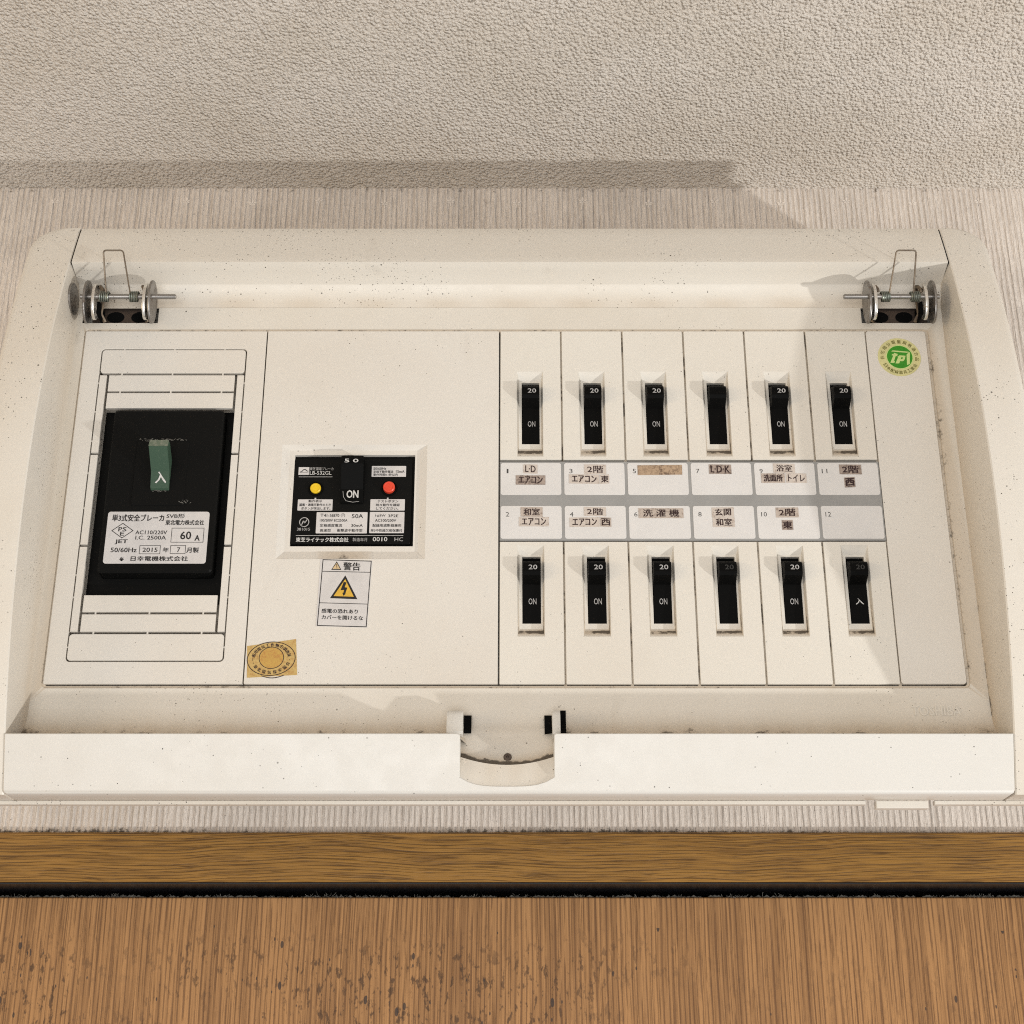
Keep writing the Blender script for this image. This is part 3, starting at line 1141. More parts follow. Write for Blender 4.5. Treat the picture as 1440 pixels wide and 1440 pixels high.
# ---- hinges
def hinge(xa, sg):
    """xa: x of the pin's inner free end; sg = +1 when the bracket lies to its right"""
    X = lambda d: xa + sg * d
    yp, zp = 541.0, 322.2
    hg = MB()
    hg.box(min(X(11.5), X(36.5)), max(X(11.5), X(36.5)), 552.4, 553.2, 314, 326)
    root = hg.build('hinge_bracket', M['rust'], board)
    # two dark screw holes in the base
    m = MB()
    for d in (17, 27):
        m.flat(ellipse(X(d), 319.0, 3.6, 2.6, 18), 552.3)
    m.build('screw_hole', M['void'], root)
    # ears: stadium plates square to the wall
    for d, tw, mt in ((9.6, 0.9, 'steel'), (11.9, 1.2, 'bright'), (32.6, 1.2, 'bright'), (36.0, 0.9, 'steel')):
        prof = []
        ry, rz = (6.6, 8.4) if mt == 'steel' else (5.0, 7.2)
        for k in range(24):
            a = 2 * math.pi * k / 24
            zz = zp - 0.2 + rz * math.sin(a) * (1.0 if math.sin(a) > 0 else 1.25)
            prof.append((yp + 2.2 + ry * math.cos(a), zz))
        m = MB()
        m.xprism(prof, min(X(d), X(d + tw)), max(X(d), X(d + tw)), 0.15)
        m.build('ear', M[mt], root, smooth=True)
    for d in (13.3, 31.6):
        m = MB()
        m.box(min(X(d), X(d + 1)), max(X(d), X(d + 1)), 543.5, 553, 315.9, 321.5, 0.2)
        m.build('side_plate', M['void'], root)
    # curled bracket lips beside the springs
    for d in (14.0, 31.4):
        m = MB()
        path = []
        for k in range(9):
            a = math.radians(-60 + 35 * k)
            path.append((X(d) + 0.6 * math.sin(k), yp + 3 + 2.4 * math.cos(a), zp + 4.2 + 2.0 * math.sin(a)))
        path = [(X(d - 0.5), 551, zp - 6.0), (X(d + 0.6), 548, zp - 4), (X(d - 0.2), 546, zp)] + path
        m.tube(path, [0.8] * 3 + [0.75] * 9, 6)
        m.build('curled_lip', M['wire'], root, smooth=True)
    m = MB()
    m.tube([(X(0), yp, zp), (X(0.4), yp, zp), (X(39), yp, zp)], [0.75, 1.05, 1.05], 14)
    m.build('hinge_pin', M['steel'], root, smooth=True)
    for a0, a1 in ((15.2, 18.8), (27.2, 31.0)):
        m = MB()
        path = []
        for k in range(5 * 16 + 1):
            t = k / 16
            path.append((X(a0 + (a1 - a0) * t / 5), yp + 1.9 * math.cos(2 * math.pi * t), zp + 1.9 * math.sin(2 * math.pi * t)))
        m.tube(path, 0.36, 6)
        m.build('spring_coil', M['spring'], root, smooth=True)
    m = MB()
    zt, yt = 337.0, 529.6
    pa, pb = (X(18.4), yp - 1.6, zp + 0.6), (X(28.2), yp - 1.6, zp + 0.6)
    ta, tb = (X(20.4), yt, zt), (X(28.4), yt, zt)
    A, B = Vector(pa), Vector(ta)
    C, D = Vector(tb), Vector(pb)
    e = 0.9
    path = [A, A.lerp(B, 0.5), B + (A - B).normalized() * e, B + (A - B).normalized() * 0.3 + (C - B).normalized() * 0.3, B + (C - B).normalized() * e,
            C + (B - C).normalized() * e, C + (B - C).normalized() * 0.3 + (D - C).normalized() * 0.3, C + (D - C).normalized() * e, C.lerp(D, 0.5), D]
    m.tube(path, 0.34, 6)
    m.build('wire_loop', M['wire'], root, smooth=True)


hinge(-137.0, -1)
hinge(135.2, 1)
mb = MB()
mb.lathe_y(0, 0, [(6.3, 0.0), (6.3, -0.6), (5.9, -1.0), (0, -1.0)], 28)
mb.v = [(-179.2 - y * -1.2, 543.5 + x, 322.6 + z * 1.05) for x, y, z in mb.v]
mb.build('pivot_disc', M['steel'], board)

# ==================================================================  AMPERE LIMITER (left)
lim = thing('safety_breaker', (-137.5, 562, 205), 'black 60 A safety breaker with green lever and white rating label, in the left window', 'breaker')
YB = 549.6
mb = MB()
bp = rrect(-159.4, 205.4, -115.3, 275.1, 1.6)
mb.slab(bp, YB, 560, ch=0.7)
mb.slab(rrect(-164.5, 196, -111.5, 277.2), 556.5, 560, [inset(bp, -0.05)], ch=0.05)
mb.build('body', M['black_body'], lim)
mb = MB()
sp_ = rrect(*rect(193, 711, 262, 620, YB), 0.4)
sx0, sz0, sx1, sz1 = rect(193, 620, 258, 711, YB)
mb.slab(rrect(sx0, sz0, sx1, sz1, 0.5), YB - 0.45, YB + 1, ch=0.3)
mb.build('switch_plate', M['black_body'], lim)
mb = MB()
lx0, lx1 = P(213.6, 662, 548)[0], P(239.4, 662, 548)[0]
zt_, zk, zb_ = P(0, 628, 540)[1], P(0, 662, 546.5)[1], P(0, 690, 549)[1]
mb.xprism([(549.4, zb_), (548.2, zb_ + 0.8), (546.8, zk), (539.4, zt_), (540.8, zt_ + 3.0), (543.2, zt_ + 3.4), (549.6, zk + 5.5), (550.5, zb_)], lx0, lx1, 0.3)
lv = mb.build('lever', M['green'], lim)
mb = MB()
mb.xprism([(539.1, zt_ - 0.1), (540.5, zt_ + 3.1), (541.6, zt_ + 3.5), (540.2, zt_ + 0.1)], lx0 - 0.05, lx1 + 0.05, 0.15)
mb.build('lever_tip', M['green_pale'], lv)
mb = MB()
t0 = P(0, 662, 546.8)[1]
r = rect(219.5, 664.5, 233, 679, 547.4)
put(mb, '入', r[0], r[1], r[2], r[3], lambda x, z: 546.62 + (zk - z) * (548.2 - 546.8) / (zk - zb_ - 0.8), 0.02)
mb.build('lettering', M['white'], lv, fix=False)
# dust caught on the slot edge
mb = MB()
for i in range(70):
    e = random.random()
    if e < 0.6:
        u, v = random.uniform(197, 262), 618.5 + random.gauss(0, 0.9)
    elif e < 0.75:
        u, v = random.uniform(213, 240), random.gauss(690, 1.0)
    else:
        u, v = random.gauss(258, 4), random.gauss(706, 2)
    x, z = P(u, v, YB - 0.5)
    a = random.uniform(0, math.pi)
    L = random.uniform(0.2, 0.7)
    mb.tube([(x - L * math.cos(a), YB - 0.55, z - 0.3 * L * math.sin(a)), (x, YB - 0.7, z), (x + L * math.cos(a), YB - 0.55, z + 0.3 * L * math.sin(a))], 0.06 + random.random() * 0.08, 4)
mb.build('dust_threads', M['fluff'], lim, fix=False)['kind'] = 'stuff'

YL = YB - 0.12
mb = MB()
r = rect(152.4, 719.5, 289.0, 792.5, YL)
mb.slab(rrect(r[0], r[1], r[2], r[3], 1.1), YL, YB + 0.2, ch=0.04)
lab = mb.build('rating_label', M['label'], lim)
mb = MB()
Yt = YL - 0.04
for s, a, b, c, d, bo in (
        ('単3式安全ブレーカ', 158.5, 723.5, 230.2, 733.2, 0.006), ('SVB形', 234.7, 722.5, 259.6, 728.8, 0),
        ('東北電力株式会社', 233.2, 731.3, 286.7, 738.4, 0.006), ('JET', 162, 758.8, 179, 765.4, 0.012),
        ('AC110/220V', 190.8, 746, 234.7, 751.4, 0), ('I.C. 2500A', 190.8, 753.4, 233.2, 758.8, 0),
        ('60', 254.3, 747.5, 268.2, 758.4, 0.004), ('A', 274.2, 752.8, 280.4, 760.4, 0.01),
        ('50/60Hz', 156.2, 770.2, 191.7, 776.6, 0.004), ('2015', 200.8, 770.2, 221.2, 776.2, 0),
        ('年', 229.3, 769.9, 236.9, 776.8, 0.006), ('7', 249.4, 769.9, 252.9, 776.4, 0),
        ('月製', 262.7, 769.9, 279, 777.4, 0.006), ('日幸電機株式会社', 184.2, 782.2, 263.9, 789, 0.008),
        ('P', 167, 741.4, 171.4, 747.2, 0.004), ('S', 172.8, 741.4, 177.6, 747.2, 0.004), ('E', 169.3, 747.9, 174.2, 753.2, 0.004)):
    put_px(mb, s, a, b, c, d, Yt, bo + 0.014)
line(mb, pxs([(172.9, 735.9), (187, 746.2), (171.4, 756.5), (157.3, 746.2)], Yt)[::-1], 0.28, Yt, True)
for a, b, c, d in ((242, 742.7, 285.4, 762.5), (196.8, 767.2, 224.6, 778.8), (240.2, 767.1, 260.2, 778.5)):
    q = rect(a, b, c, d, Yt)
    line(mb, rrect(*q), 0.2, Yt, True)
# small plant-like company mark
cx, cz = P(171, 786, Yt)
for a, L in ((90, 1.3), (60, 1.2), (120, 1.2), (25, 0.9), (155, 0.9)):
    t = math.radians(a)
    line(mb, [(cx, cz - 0.8), (cx + L * math.cos(t), cz - 0.5 + L * math.sin(t))], 0.3, Yt)
mb.build('lettering', M['ink'], lab, fix=False)

# ==================================================================  LEAKAGE BREAKER (centre)
elb = thing('leakage_breaker', (-62.4, 562, 217), 'black 50 A earth leakage breaker with yellow and red buttons, in the middle cover', 'breaker')
YE = 552.9
mb = MB()
mb.box(HX0 + 0.02, HX1 - 0.02, YE + 1.6, 560, HZ0 + 0.02, HZ1 - 0.02)
q = rect(414.5, 646, 577, 765, YE)
mb.slab(rrect(q[0], q[1], q[2], q[3], 0.6), YE, YE + 1.7, ch=0.25)
mb.build('body', M['black_body'], elb)
mb = MB()
hx0, hz0, hx1, hz1 = rect(481.0, 644.5, 510.0, 706, YE - 2)
kz = P(0, 688, YE - 1.6)[1]
mb.xprism([(YE - 0.4, hz0), (YE - 1.2, hz0 + 0.7), (YE - 1.8, kz), (YE - 5.0, hz1 - 3.6), (YE - 5.2, hz1 - 1.8), (YE - 4.4, hz1), (YE + 1, hz1), (YE + 1, hz0)], hx0, hx1, 0.4)
hd = mb.build('lever', M['black'], elb)
mb = MB()
put_px(mb, 'ON', 487.8, 689.5, 503.6, 700.2, YE - 2.05, 0.02)
put_px(mb, '5', 484.8, 645.2, 491.0, 650.2, YE - 5.5, 0.02)
put_px(mb, '0', 496.6, 645.2, 503.9, 650.2, YE - 5.5, 0.02)
mb.build('lettering', M['white'], hd, fix=False)
mb = MB()
line(mb, pxs([(482.4, 691), (483.0, 699), (486.5, 704.5), (496, 706.5), (505, 705.5)], YE - 1.5), 0.16, YE - 1.75)
mb.build('worn_edge', M['white_dim'], hd, fix=False)
for (u, v, rad, key, nm, dy) in ((443.6, 685.8, 2.1, 'yellow', 'trip_indicator', 1.2), (546.8, 684.0, 2.3, 'red', 'test_button', 2.0)):
    x, z = P(u, v, YE - dy)
    mb = MB()
    mb.lathe_y(x, z, [(rad, YE + 0.5), (rad, YE - dy + 0.3), (rad - 0.3, YE - dy), (rad - 0.55, YE - dy), (rad - 0.7, YE - dy + 0.12), (0, YE - dy + 0.12)], 30)
    mb.build(nm, M[key], elb, smooth=True)
    mb = MB()
    mb.lathe_y(x, z, [(rad + 1.0, YE + 0.1), (rad + 0.9, YE - 0.35), (rad + 0.55, YE - 0.4), (rad + 0.3, YE + 0.0)], 30)
    mb.build('button_ring', M['black'], elb, smooth=True)
YP = YE - 0.08
labels = [((523.0, 655.2, 570.8, 670.4), [('50/60Hz', 525.3, 657.2, 543, 660.8), ('定格不動作電流', 525.3, 661.5, 553, 665.2), ('15mA', 557, 661.2, 568.8, 665.0), ('動作時間0.1秒以内', 525.3, 665.8, 559, 669.3)]),
          ((419.0, 702.2, 467.2, 717.9), [('動作表示', 434, 703.0, 453, 706.6), ('漏電・過電圧動作のとき', 421, 708.0, 465, 711.8), ('ボタンが突出します。', 423.5, 713.0, 464.5, 717)]),
          ((521.0, 702, 569.0, 717.9), [('テストボタン', 531, 703, 560, 706.8), ('時々動作を確認', 529, 708.2, 562, 712), ('してください。', 529, 713.2, 560, 717)]),
          ((445.4, 720.2, 515.8, 750.0), [('〒41-16870', 451, 722.5, 477, 727.0), ('(下)', 479.5, 722.3, 485, 727.0), ('50A', 495, 723, 510.5, 728.7), ('100/200V EC2500A', 450, 730, 488.5, 733.6), ('定格感度電流', 450, 736.8, 481, 741), ('30mA', 494, 737, 510, 741), ('高速型', 450, 743.8, 465, 748), ('衝撃波不動作型', 474, 743.8, 509.5, 748)]),
          ((520.2, 719.8, 568.0, 749.7), [('1φ3W', 528, 723.5, 542, 727.3), ('3P2E', 546, 723.5, 560, 727.3), ('AC100/200V', 527.5, 730, 557, 733.8), ('配線用遮断器兼用', 524, 736.8, 564, 741), ('単3中性線欠相保護付', 521.3, 743.9, 565.5, 748)])]
for (a, b, c, d), texts in labels:
    mb = MB()
    q = rect(a, b, c, d, YP)
    mb.slab(rrect(q[0], q[1], q[2], q[3], 0.25, 3), YP, YE + 0.1, ch=0.03)
    if 700 < b < 703:
        mid = (q[0] + q[2]) / 2
        mb.box(mid - 0.3, mid + 0.3, YP + 0.01, YE + 0.1, q[3], q[3] + 0.65)
    lb = mb.build('printed_label', M['label'], elb)
    mb = MB()
    for s, e, f, g_, h in texts:
        put_px(mb, s, e, f, g_, h, YP - 0.03, 0.014)
    mb.build('lettering', M['ink'], lb, fix=False)
mb = MB()
q = rect(420.2, 656.9, 434.5, 667.7, YP)
mb.slab(rrect(*q), YP, YE + 0.1, ch=0.02)
lb = mb.build('logo_panel', M['label'], elb)
mb = MB()
pts = pxs([(421.5, 664), (424.5, 663.2), (427, 660.4), (429.5, 660.2), (431.5, 662.2), (433.6, 662.8)], YP)
line(mb, pts, 0.32, YP - 0.03)
line(mb, pxs([(422.5, 664.8), (433.6, 664.2)], YP), 0.12, YP - 0.03)
mb.build('logo_mark', M['ink'], lb, fix=False)
YW_ = YE - 0.03
for s_, a, b, c, d, bo, mt in (('LB-532GL', 435.8, 662.5, 466, 667.6, 0.004, 'white'), ('東芝ライテック株式会社', 416.4, 755.8, 489.8, 762.2, 0.022, 'white'),
                               ('0010', 524.3, 755.2, 544.5, 761.2, 0.01, 'white'), ('東芝漏電ブレーカ', 435.8, 657, 468.8, 661.4, 0, 'white_dim'),
                               ('製造年月', 496, 756.2, 516, 761.3, 0, 'white_dim'), ('HC', 554.9, 755.7, 566.7, 761, 0, 'white_dim'), ('381015', 417.8, 742.2, 435.8, 746.2, 0, 'white_dim')):
    mb = MB()
    put_px(mb, s_, a, b, c, d, YW_, bo)
    mb.build('lettering', M[mt], elb, fix=False)
for a, b, c, d in ((420.2, 670.6, 467.4, 670.6), (416, 753, 567, 753)):
    mb = MB()
    line(mb, pxs([(a, b), (c, d)], YW_), 0.16, YW_)
    mb.build('printed_line', M['white'], elb, fix=False)
mb = MB()
cx, cz = P(427.8, 734.2, YW_)
line(mb, ellipse(cx, cz, 1.8, 1.9, 24), 0.3, YW_, True)
line(mb, [(cx - 1.0, cz - 1.2), (cx - 0.3, cz + 0.6), (cx + 0.2, cz - 0.4), (cx + 1.1, cz + 1.1)], 0.35, YW_)
mb.build('approval_mark', M['white_dim'], elb, fix=False)

# ==================================================================  TWELVE BRANCH BREAKERS
ROWS = {0: dict(z0=253.7, z1=IZ1 - 1.1, hz0=261.5, hz1=289.0, bz0=255.2, bz1=292.9, g=0.47),
        1: dict(z0=IZ0 + 1.7, z1=218.7, hz0=186.0, hz1=213.3, bz0=180.3, bz1=217.0, g=0.48)}


def breaker_parts(row, x, root):
    """body and lever of one branch breaker whose column starts at x"""
    d = ROWS[row]
    a, b = x + 0.35, x + 24.7
    bo = (x + 7.1, d['bz0'], x + 17.4, d['bz1'])
    hi = (x + 9.0, d['hz0'], x + 16.15, d['hz1'])
    fl = (x + 8.0, d['hz0'] - 2.1, x + 16.8, d['hz1'] + 0.7)
    mb = MB()
    mb.slab(rrect(a, d['z0'], b, d['z1'], 0.25, 2), YF - 0.05, YF + 2, [rrect(*bo)], ch=0.16)
    # bevelled surround: dirt has gathered on the lower slope
    A, B = rrect(*bo), rrect(*fl)
    for i in range(4):
        j = (i + 1) % 4
        for k in range(3):
            s0, s1 = k / 3, (k + 1) / 3

            def q(i_, s):
                return (A[i_][0] + (B[i_][0] - A[i_][0]) * s, YF + 0.11 + 2.2 * s, A[i_][1] + (B[i_][1] - A[i_][1]) * s)
            gg = d['g'] + 0.12 if i == 0 else (0.16 if i == 1 else 0.0)
            mb.add([q(i, s0), q(j, s0), q(j, s1), q(i, s1)], [(0, 1, 2, 3)], [gg * s0 + gg * .6, gg * s0 + gg * .6, gg, gg])
    mb.flat(rrect(*fl), YF + 2.31, [rrect(*hi)])
    mb.band(rrect(*hi), YF + 2.31, rrect(*hi), YF + 6)
    body = mb.build('body', M['module'], root)
    # lever: hollow rocker, upper end thrown forward
    x0, x1 = hi[0] + 0.25, hi[2] - 0.2
    zt, zb = d['hz1'], d['hz0'] + 0.1
    mb = MB()
    hy = YF - 3.6
    mb.xprism([(YF + 2.6, zb), (YF + 2.2, zb + 6), (YF + 1.6, zb + 15.5), (hy + 0.9, zt - 9.4), (hy, zt - 8.2), (hy + 0.1, zt - 4.9), (hy + 0.8, zt - 4.0), (YF + 3, zt - 1.6), (YF + 5, zt - 1.4), (YF + 5, zb)], x0, x1, 0.22)
    lev = mb.build('lever', M['black'], root)
    mb = MB()
    mb.box(hi[0] - 0.05, hi[2] + 0.05, YF + 4.2, YF + 5.6, zb - 0.4, zt + 0.3)
    well = mb.build('lever_well', M['void'], root)
    return lev


def lever_letters(row, x, root_lever, top, low, mt_top='white_dim', mt_low='white_dim'):
    d = ROWS[row]
    hy = YF - 3.6
    zt, zb = d['hz1'], d['hz0'] + 0.1
    if top:
        mb = MB()
        put(mb, top, x + 11.4, zt - 7.4, x + 14.7, zt - 5.5, hy - 0.03, 0.012)
        mb.build('rating_lettering', M[mt_top], root_lever, fix=False)
    if low:
        mb = MB()
        f = lambda xx, z: YF + 2.17 - max(0, (z - zb - 6)) * 0.6 / 9.5
        put(mb, low, x + 11.4, zb + 7.6, x + 14.4, zb + 10.0, f, 0.0 if low == 'ON' else 0.012)
        mb.build('state_lettering', M[mt_low], root_lever, fix=False)


ROOMS = ['L·D エアコン', '和室 エアコン', '2階 エアコン 東', '2階 エアコン 西', 'brown', '洗濯機', 'L·D·K', '玄関 和室', '浴室 洗面所 トイレ', '2階 東', '2階 西', 'none']
BL = {1: 'breaker with black ON lever above card 1, in the upper row beside the middle cover',
      3: 'breaker with black ON lever above card 3, second from left in the upper row',
      5: 'breaker with black ON lever above card 5 with the bare brown tape',
      7: 'breaker with plain unlettered black lever above card 7 marked L·D·K',
      9: 'breaker with black ON lever above card 9 with two crowded tapes',
      11: 'breaker with black ON lever above card 11, beside the blank right cover',
      2: 'breaker with black ON lever below card 2, lower row beside the middle cover',
      4: 'breaker with black ON lever below card 4, second from left in the lower row',
      6: 'breaker with black ON lever below card 6 marked 洗濯機',
      8: 'breaker with faded 20 and no ON on its lever below card 8',
      10: 'breaker with black ON lever below card 10 marked 2階 東',
      12: 'breaker with lever marked 入, below the empty white card 12'}
proto = {}
for row in (0, 1):
    for i in range(6):
        num = 2 * i + 1 + row
        base = (CX[i] + 12.5, 562, ROWS[row]['z0'])
        root = thing('circuit_breaker', base, BL[num], 'breaker', 'branch circuit breakers in two rows')
        if i == 0:
            lev = breaker_parts(row, CX[0], root)
            proto[row] = root
        else:
            lev = None
            for ch in proto[row].children:
                c = ch.copy()
                COL.objects.link(c)
                c.parent = root
                ORG[c] = base
                if c.name.startswith('lever') and not c.name.startswith('lever_well'):
                    lev = c
        top, low, mt, ml = '20', 'ON', 'white_dim', 'white_dim'
        if num == 7:
            top, low = None, None
        if num == 8:
            mt, low = 'faded', None
        if num == 12:
            mt, low, ml = 'faded', '入', 'white'
        lever_letters(row, CX[i], lev, top, low, mt, ml)

# ==================================================================  NAME STRIP AND LETTERING TAPES
strip = thing('name_strip', (70, YF + 1, 219.4), 'grey band of twelve numbered white name cards between the two breaker rows', 'label strip')
mb = MB()
mb.slab(rrect(CX[0] + 0.3, 219.2, CX[6] - 0.1, 252.9, 0.3), YF - 0.02, YF + 1.5, ch=0.12)
mb.build('grey_band', M['grey'], strip)
YC = YF - 0.12
for i in range(6):
    for row in (0, 1):
        x0, x1 = CX[i] + 0.6, CX[i] + 24.45
        z0, z1 = ((238.4, 252.2), (219.9, 233.7))[row]
        mb = MB()
        mb.slab(rrect(x0, z0, x1, z1, 0.9), YC, YF, ch=0.04)
        cd = mb.build('name_card', M['card'], strip)
        mb = MB()
        num = 2 * i + 1 + row
        wd = 1.3 if num < 10 else 2.2
        if num == 1:
            wd = 0.7
        put(mb, str(num), x0 + 2.7 - wd / 2, z1 - 4.5, x0 + 2.7 + wd / 2, z1 - 2.6, YC - 0.03, 0.0)
        mb.build('number_lettering', M['ink_soft'], cd, fix=False)


def c6(a, b, c, d):
    return (700 + a / 5.143, 640 + b / 5.143, 700 + c / 5.143, 640 + d / 5.143)


def c7(a, b, c, d):
    return (970 + a / 5.143, 640 + b / 5.143, 970 + c / 5.143, 640 + d / 5.143)


TAPES = [
    (c6(185, 68, 288, 132), 'L·D', 'tape_light', 'pale tape lettered L·D on card 1', 0.0),
    (c6(130, 146, 345, 213), 'エアコン', 'tape_dark', 'grubby tape lettered エアコン on card 1', 0.012),
    (c6(165, 376, 325, 444), '和室', 'tape_mid', 'tape lettered 和室 at the top of card 2', 0.006),
    (c6(153, 448, 370, 515), 'エアコン', 'tape_light', 'tape lettered エアコン on card 2, under the 和室 tape', 0.006),
    (c6(625, 68, 785, 137), '2階', 'tape_light', 'pale tape lettered 2階 at the top of card 3', 0.0),
    (c6(515, 140, 736, 206), 'エアコン', 'tape_light', 'tape lettered エアコン on card 3, left of the 東 tape', 0.012),
    (c6(739, 141, 807, 206), '東', 'tape_light', 'small tape lettered 東 on card 3', 0.008),
    (c6(623, 377, 785, 440), '2階', 'tape_light', 'pale tape lettered 2階 at the top of card 4', 0.0),
    (c6(519, 451, 738, 518), 'エアコン', 'tape_light', 'tape lettered エアコン on card 4, left of the 西 tape', 0.010),
    (c6(741, 451, 822, 517), '西', 'tape_mid', 'small square tape lettered 西 on card 4', 0.008),
    (c6(1010, 72, 1335, 142), None, 'tape_brown', 'bare brown tape without lettering on card 5', 0),
    (c6(1016, 384, 1345, 455), '洗 濯 機', 'tape_mid', 'long mottled tape lettered 洗濯機 on card 6', 0.006),
    (c7(137, 68, 303, 135), 'L·D·K', 'tape_dark', 'dark grubby tape lettered L·D·K on card 7', 0.008),
    (c7(158, 378, 322, 447), '玄関', 'tape_light', 'tape lettered 玄関 at the top of card 8', 0.006),
    (c7(165, 450, 328, 520), '和室', 'tape_light', 'tape lettered 和室 on card 8, under the 玄関 tape', 0.008),
    (c7(602, 62, 763, 128), '浴室', 'tape_light', 'tape lettered 浴室 at the top of card 9', 0.002),
    (c7(515, 132, 691, 200), '洗面所', 'tape_mid', 'tape lettered 洗面所 low on card 9, covering part of the 9', 0.012),
    (c7(694, 132, 848, 200), 'トイレ', 'tape_light', 'tape lettered トイレ on card 9', 0.0),
    (c7(1078, 68, 1245, 138), '2階', 'tape_dark', 'dark smudged tape lettered 2階 on card 11', 0.01),
    (c7(1115, 160, 1200, 232), '西', 'tape_dark', 'small dark tape lettered 西 on card 11', 0.03),
    (c7(620, 379, 790, 450), '2階', 'tape_mid', 'mottled tape lettered 2階 on card 10', 0.006),
    (c7(665, 470, 750, 540), '東', 'tape_dark', 'small dark tape lettered 東 on card 10', 0.02),
]
for (a, b, c, d), s, mt, lab_, bo in TAPES:
    YT = YC - 0.14
    q = rect(a, b, c, d, YT)
    tl = random.uniform(-0.12, 0.12)
    poly = [(q[0], q[1] - tl), (q[2], q[1] + tl), (q[2], q[3] + tl), (q[0], q[3] - tl)]
    mb = MB()
    mb.slab(poly, YT, YC + 0.02, ch=0.03)
    o = mb.build('lettering_tape', M[mt])
    tag(o, lab_, 'tape label', 'lettering tapes stuck on the name cards')
    if s:
        mb = MB()
        wq, hq = q[2] - q[0], q[3] - q[1]
        mx = 0.14 if s in ('2階', '和室', '浴室', '玄関', 'L·D') else 0.10
        my = 0.13
        if s == 'L·D·K':
            mx = 0.08
        put(mb, s, q[0] + wq * mx, q[1] + hq * my, q[2] - wq * mx, q[3] - hq * my, YT - 0.03, bo + 0.014, tl * 2)
        mb.build('lettering', M['ink_brown'], o, fix=False)

# ==================================================================  STICKERS
# electric shock warning
YS = YF - 0.16
Y2 = YS - 0.03
quad = pxs([(450.5, 786.0), (523.3, 788.4), (515.8, 882.6), (443.9, 880.4)], YS)
mb = MB()
mb.slab(quad[::-1], YS, YF, ch=0.03)
ws = mb.build('warning_sticker', M['label'])
tag(ws, 'white warning sticker with a yellow lightning triangle under the 50 A breaker', 'sticker')


def wpx(a, b):
    return P(430 + a / 13.09, 780 + b / 13.09, Y2)


mb = MB()
line(mb, [wpx(318, 92), wpx(212, 1303), wpx(1112, 1328), wpx(1205, 120)], 0.32, Y2, True)
line(mb, [wpx(300, 305), wpx(1190, 325)], 0.26, Y2)
line(mb, [wpx(248, 885), wpx(1143, 910)], 0.26, Y2)
for s, a, b, bo in (('警告', (690, 290), (1005, 145), 0.004), ('感電の恐れあり', (290, 1080), (960, 1000), 0.006), ('カバーを開けるな', (290, 1200), (1055, 1120), 0.006)):
    p, q = wpx(*a), wpx(*b)
    put(mb, s, p[0], p[1], q[0], q[1], Y2, bo + 0.014, -(q[0] - p[0]) * 0.028)
mb.build('lettering', M['ink'], ws, fix=False)
mb = MB()
mb.flat([wpx(445, 800), wpx(950, 820), wpx(728, 380)], Y2)
mb.flat([wpx(468, 278), wpx(655, 281), wpx(571, 122)], Y2)
mb.build('triangle_border', M['ink'], ws, fix=False)
mb = MB()
mb.flat([wpx(512, 762), wpx(885, 775), wpx(726, 450)], Y2 - 0.03)
mb.build('triangle_field', M['amber'], ws, fix=False)
mb = MB()
mb.flat([wpx(492, 262), wpx(632, 266), wpx(571, 150)], Y2 - 0.03)
mb.build('small_triangle_field', M['cream_amber'], ws, fix=False)
mb = MB()
mb.flat([wpx(700, 500), wpx(750, 512), wpx(716, 600), wpx(765, 608), wpx(728, 718), wpx(736, 722), wpx(690, 758), wpx(672, 700), wpx(690, 706), wpx(706, 650), wpx(640, 655)][::-1], Y2 - 0.06)
mb.flat([wpx(563, 175), wpx(579, 175), wpx(575, 232), wpx(567, 232)][::-1], Y2 - 0.06)
mb.flat([wpx(565, 240), wpx(577, 240), wpx(577, 253), wpx(565, 253)][::-1], Y2 - 0.06)
mb.build('lightning_mark', M['ink'], ws, fix=False)

# gold inspection seal
quad = pxs([(347.5, 908.5), (416.4, 898.6), (417.8, 949.0), (347.2, 953.0)], YS)
mb = MB()
mb.slab(quad[::-1], YS, YF, ch=0.03)
gs = mb.build('inspection_seal', M['gold'])
tag(gs, 'worn gold seal with an oval ring of characters at the foot of the middle cover', 'sticker')
mb = MB()
cx, cz = P(381.4, 926.2, Y2)
R0 = math.radians(4)
line(mb, ellipse(cx, cz, 9.0, 6.55, 44, R0), 0.3, Y2, True)
ix, iz = P(381.6, 925, Y2)
line(mb, ellipse(ix, iz, 4.6, 4.2, 36), 0.26, Y2, True)
put_ring(mb, '一般用電気工作物の調査証', cx, cz, 6.9, 5.35, 176, 10, 1.4, Y2, 0.03, True, R0)
put_ring(mb, '・東北電気保安協会・', cx, cz, 6.9, 5.35, 194, 350, 1.4, Y2, 0.03, False, R0)
a, b = P(367.5, 950.3, Y2), P(399, 949.5, Y2)
arc = [(a[0] + (b[0] - a[0]) * k / 8, a[1] + (b[1] - a[1]) * k / 8 - 0.95 * math.sin(math.pi * k / 8)) for k in range(9)]
line(mb, arc, 0.3, Y2)
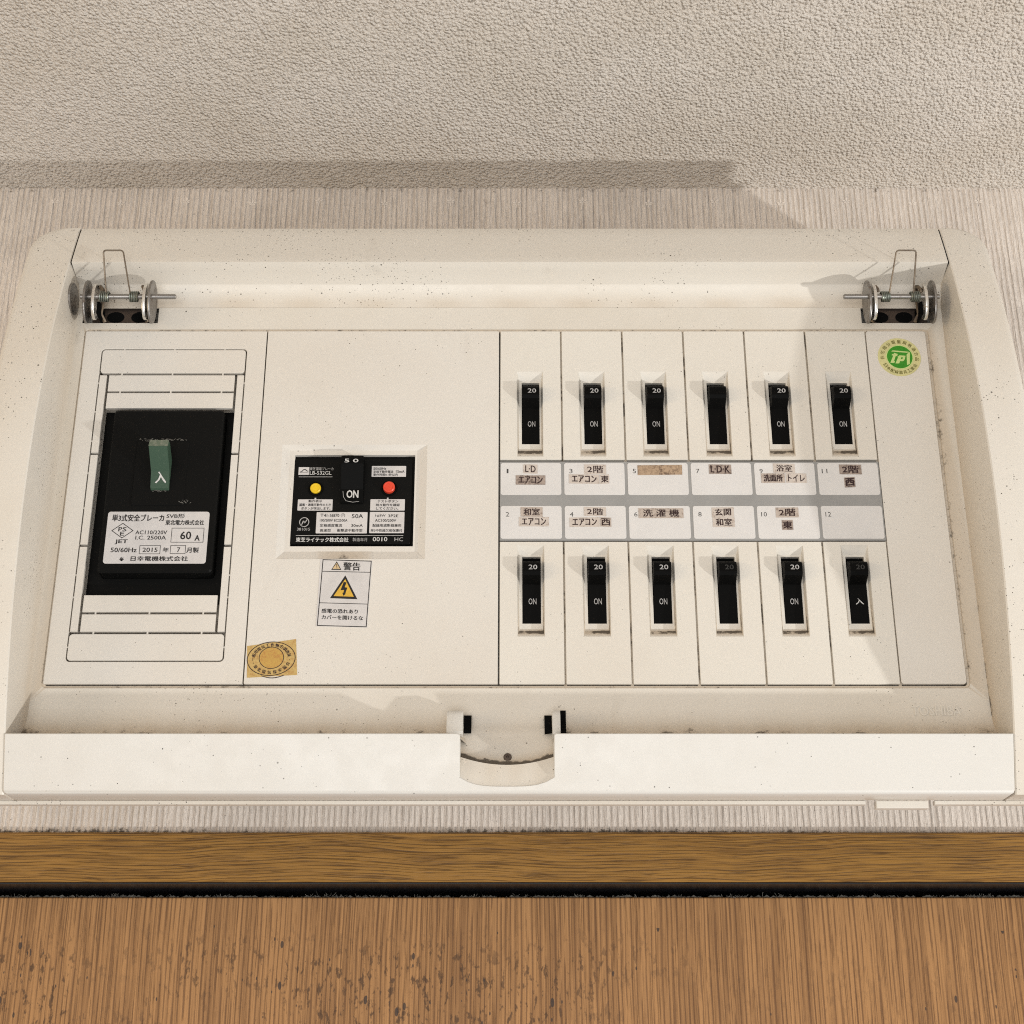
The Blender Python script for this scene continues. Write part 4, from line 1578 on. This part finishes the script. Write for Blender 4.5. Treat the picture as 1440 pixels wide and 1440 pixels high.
mb.build('lettering', M['ink_brown'], gs, fix=False)
mb = MB()
mb.flat(ellipse(ix, iz, 4.4, 4.0, 36), Y2 + 0.012)
mb.build('seal_centre', M['gold_core'], gs, fix=False)

# green conformity seal
cx, cz = P(1264.7, 502.1, YS)
mb = MB()
mb.slab(ellipse(cx, cz, 8.75, 8.75, 48), YS, YF, ch=0.03)
cs = mb.build('conformity_seal', M['lime'])
tag(cs, 'round pale yellow and green seal at the top of the blank right cover', 'sticker')
mb = MB()
mb.flat(ellipse(cx + 0.15, cz, 5.55, 5.55, 40), Y2, [ellipse(cx + 0.15, cz, 5.2, 5.2, 40)])
mb.build('seal_rim', M['lime_bright'], cs, fix=False)
mb = MB()
mb.flat(ellipse(cx + 0.15, cz, 5.2, 5.2, 40), Y2)
mb.build('green_disc', M['leafgreen'], cs, fix=False)


def gpx(a, b):
    return P(1220 + a / 14.4, 460 + b / 14.4, Y2 - 0.03)


mb = MB()
for poly in ([(510, 470), (800, 495), (845, 500), (800, 520), (475, 492)],
             [(835, 505), (860, 515), (855, 745), (800, 768), (790, 560)],
             [(535, 520), (610, 545), (600, 585), (570, 585), (535, 690), (555, 690), (540, 725), (462, 722), (520, 575), (488, 570), (500, 545), (528, 545)],
             [(645, 570), (770, 580), (755, 650), (720, 690), (660, 688), (640, 735), (565, 735), (620, 610), (600, 606)]):
    mb.flat([gpx(*p) for p in poly][::-1], Y2 - 0.03)
mb.build('emblem', M['lime_bright'], cs, fix=False)
mb = MB()
mb.flat([gpx(*p) for p in [(685, 610), (715, 612), (705, 648), (672, 646)]][::-1], Y2 - 0.06)
mb.build('emblem_counter', M['leafgreen'], cs, fix=False)
mb = MB()
put_ring(mb, '住宅用分電盤規格適合品', cx + 0.1, cz, 7.1, 7.1, 182, -8, 1.6, Y2, 0.02, True)
put_ring(mb, '日本配線器具工業会', cx + 0.1, cz, 7.1, 7.1, 212, 326, 1.55, Y2, 0.02, False)
mb.build('lettering', M['olive'], cs, fix=False)
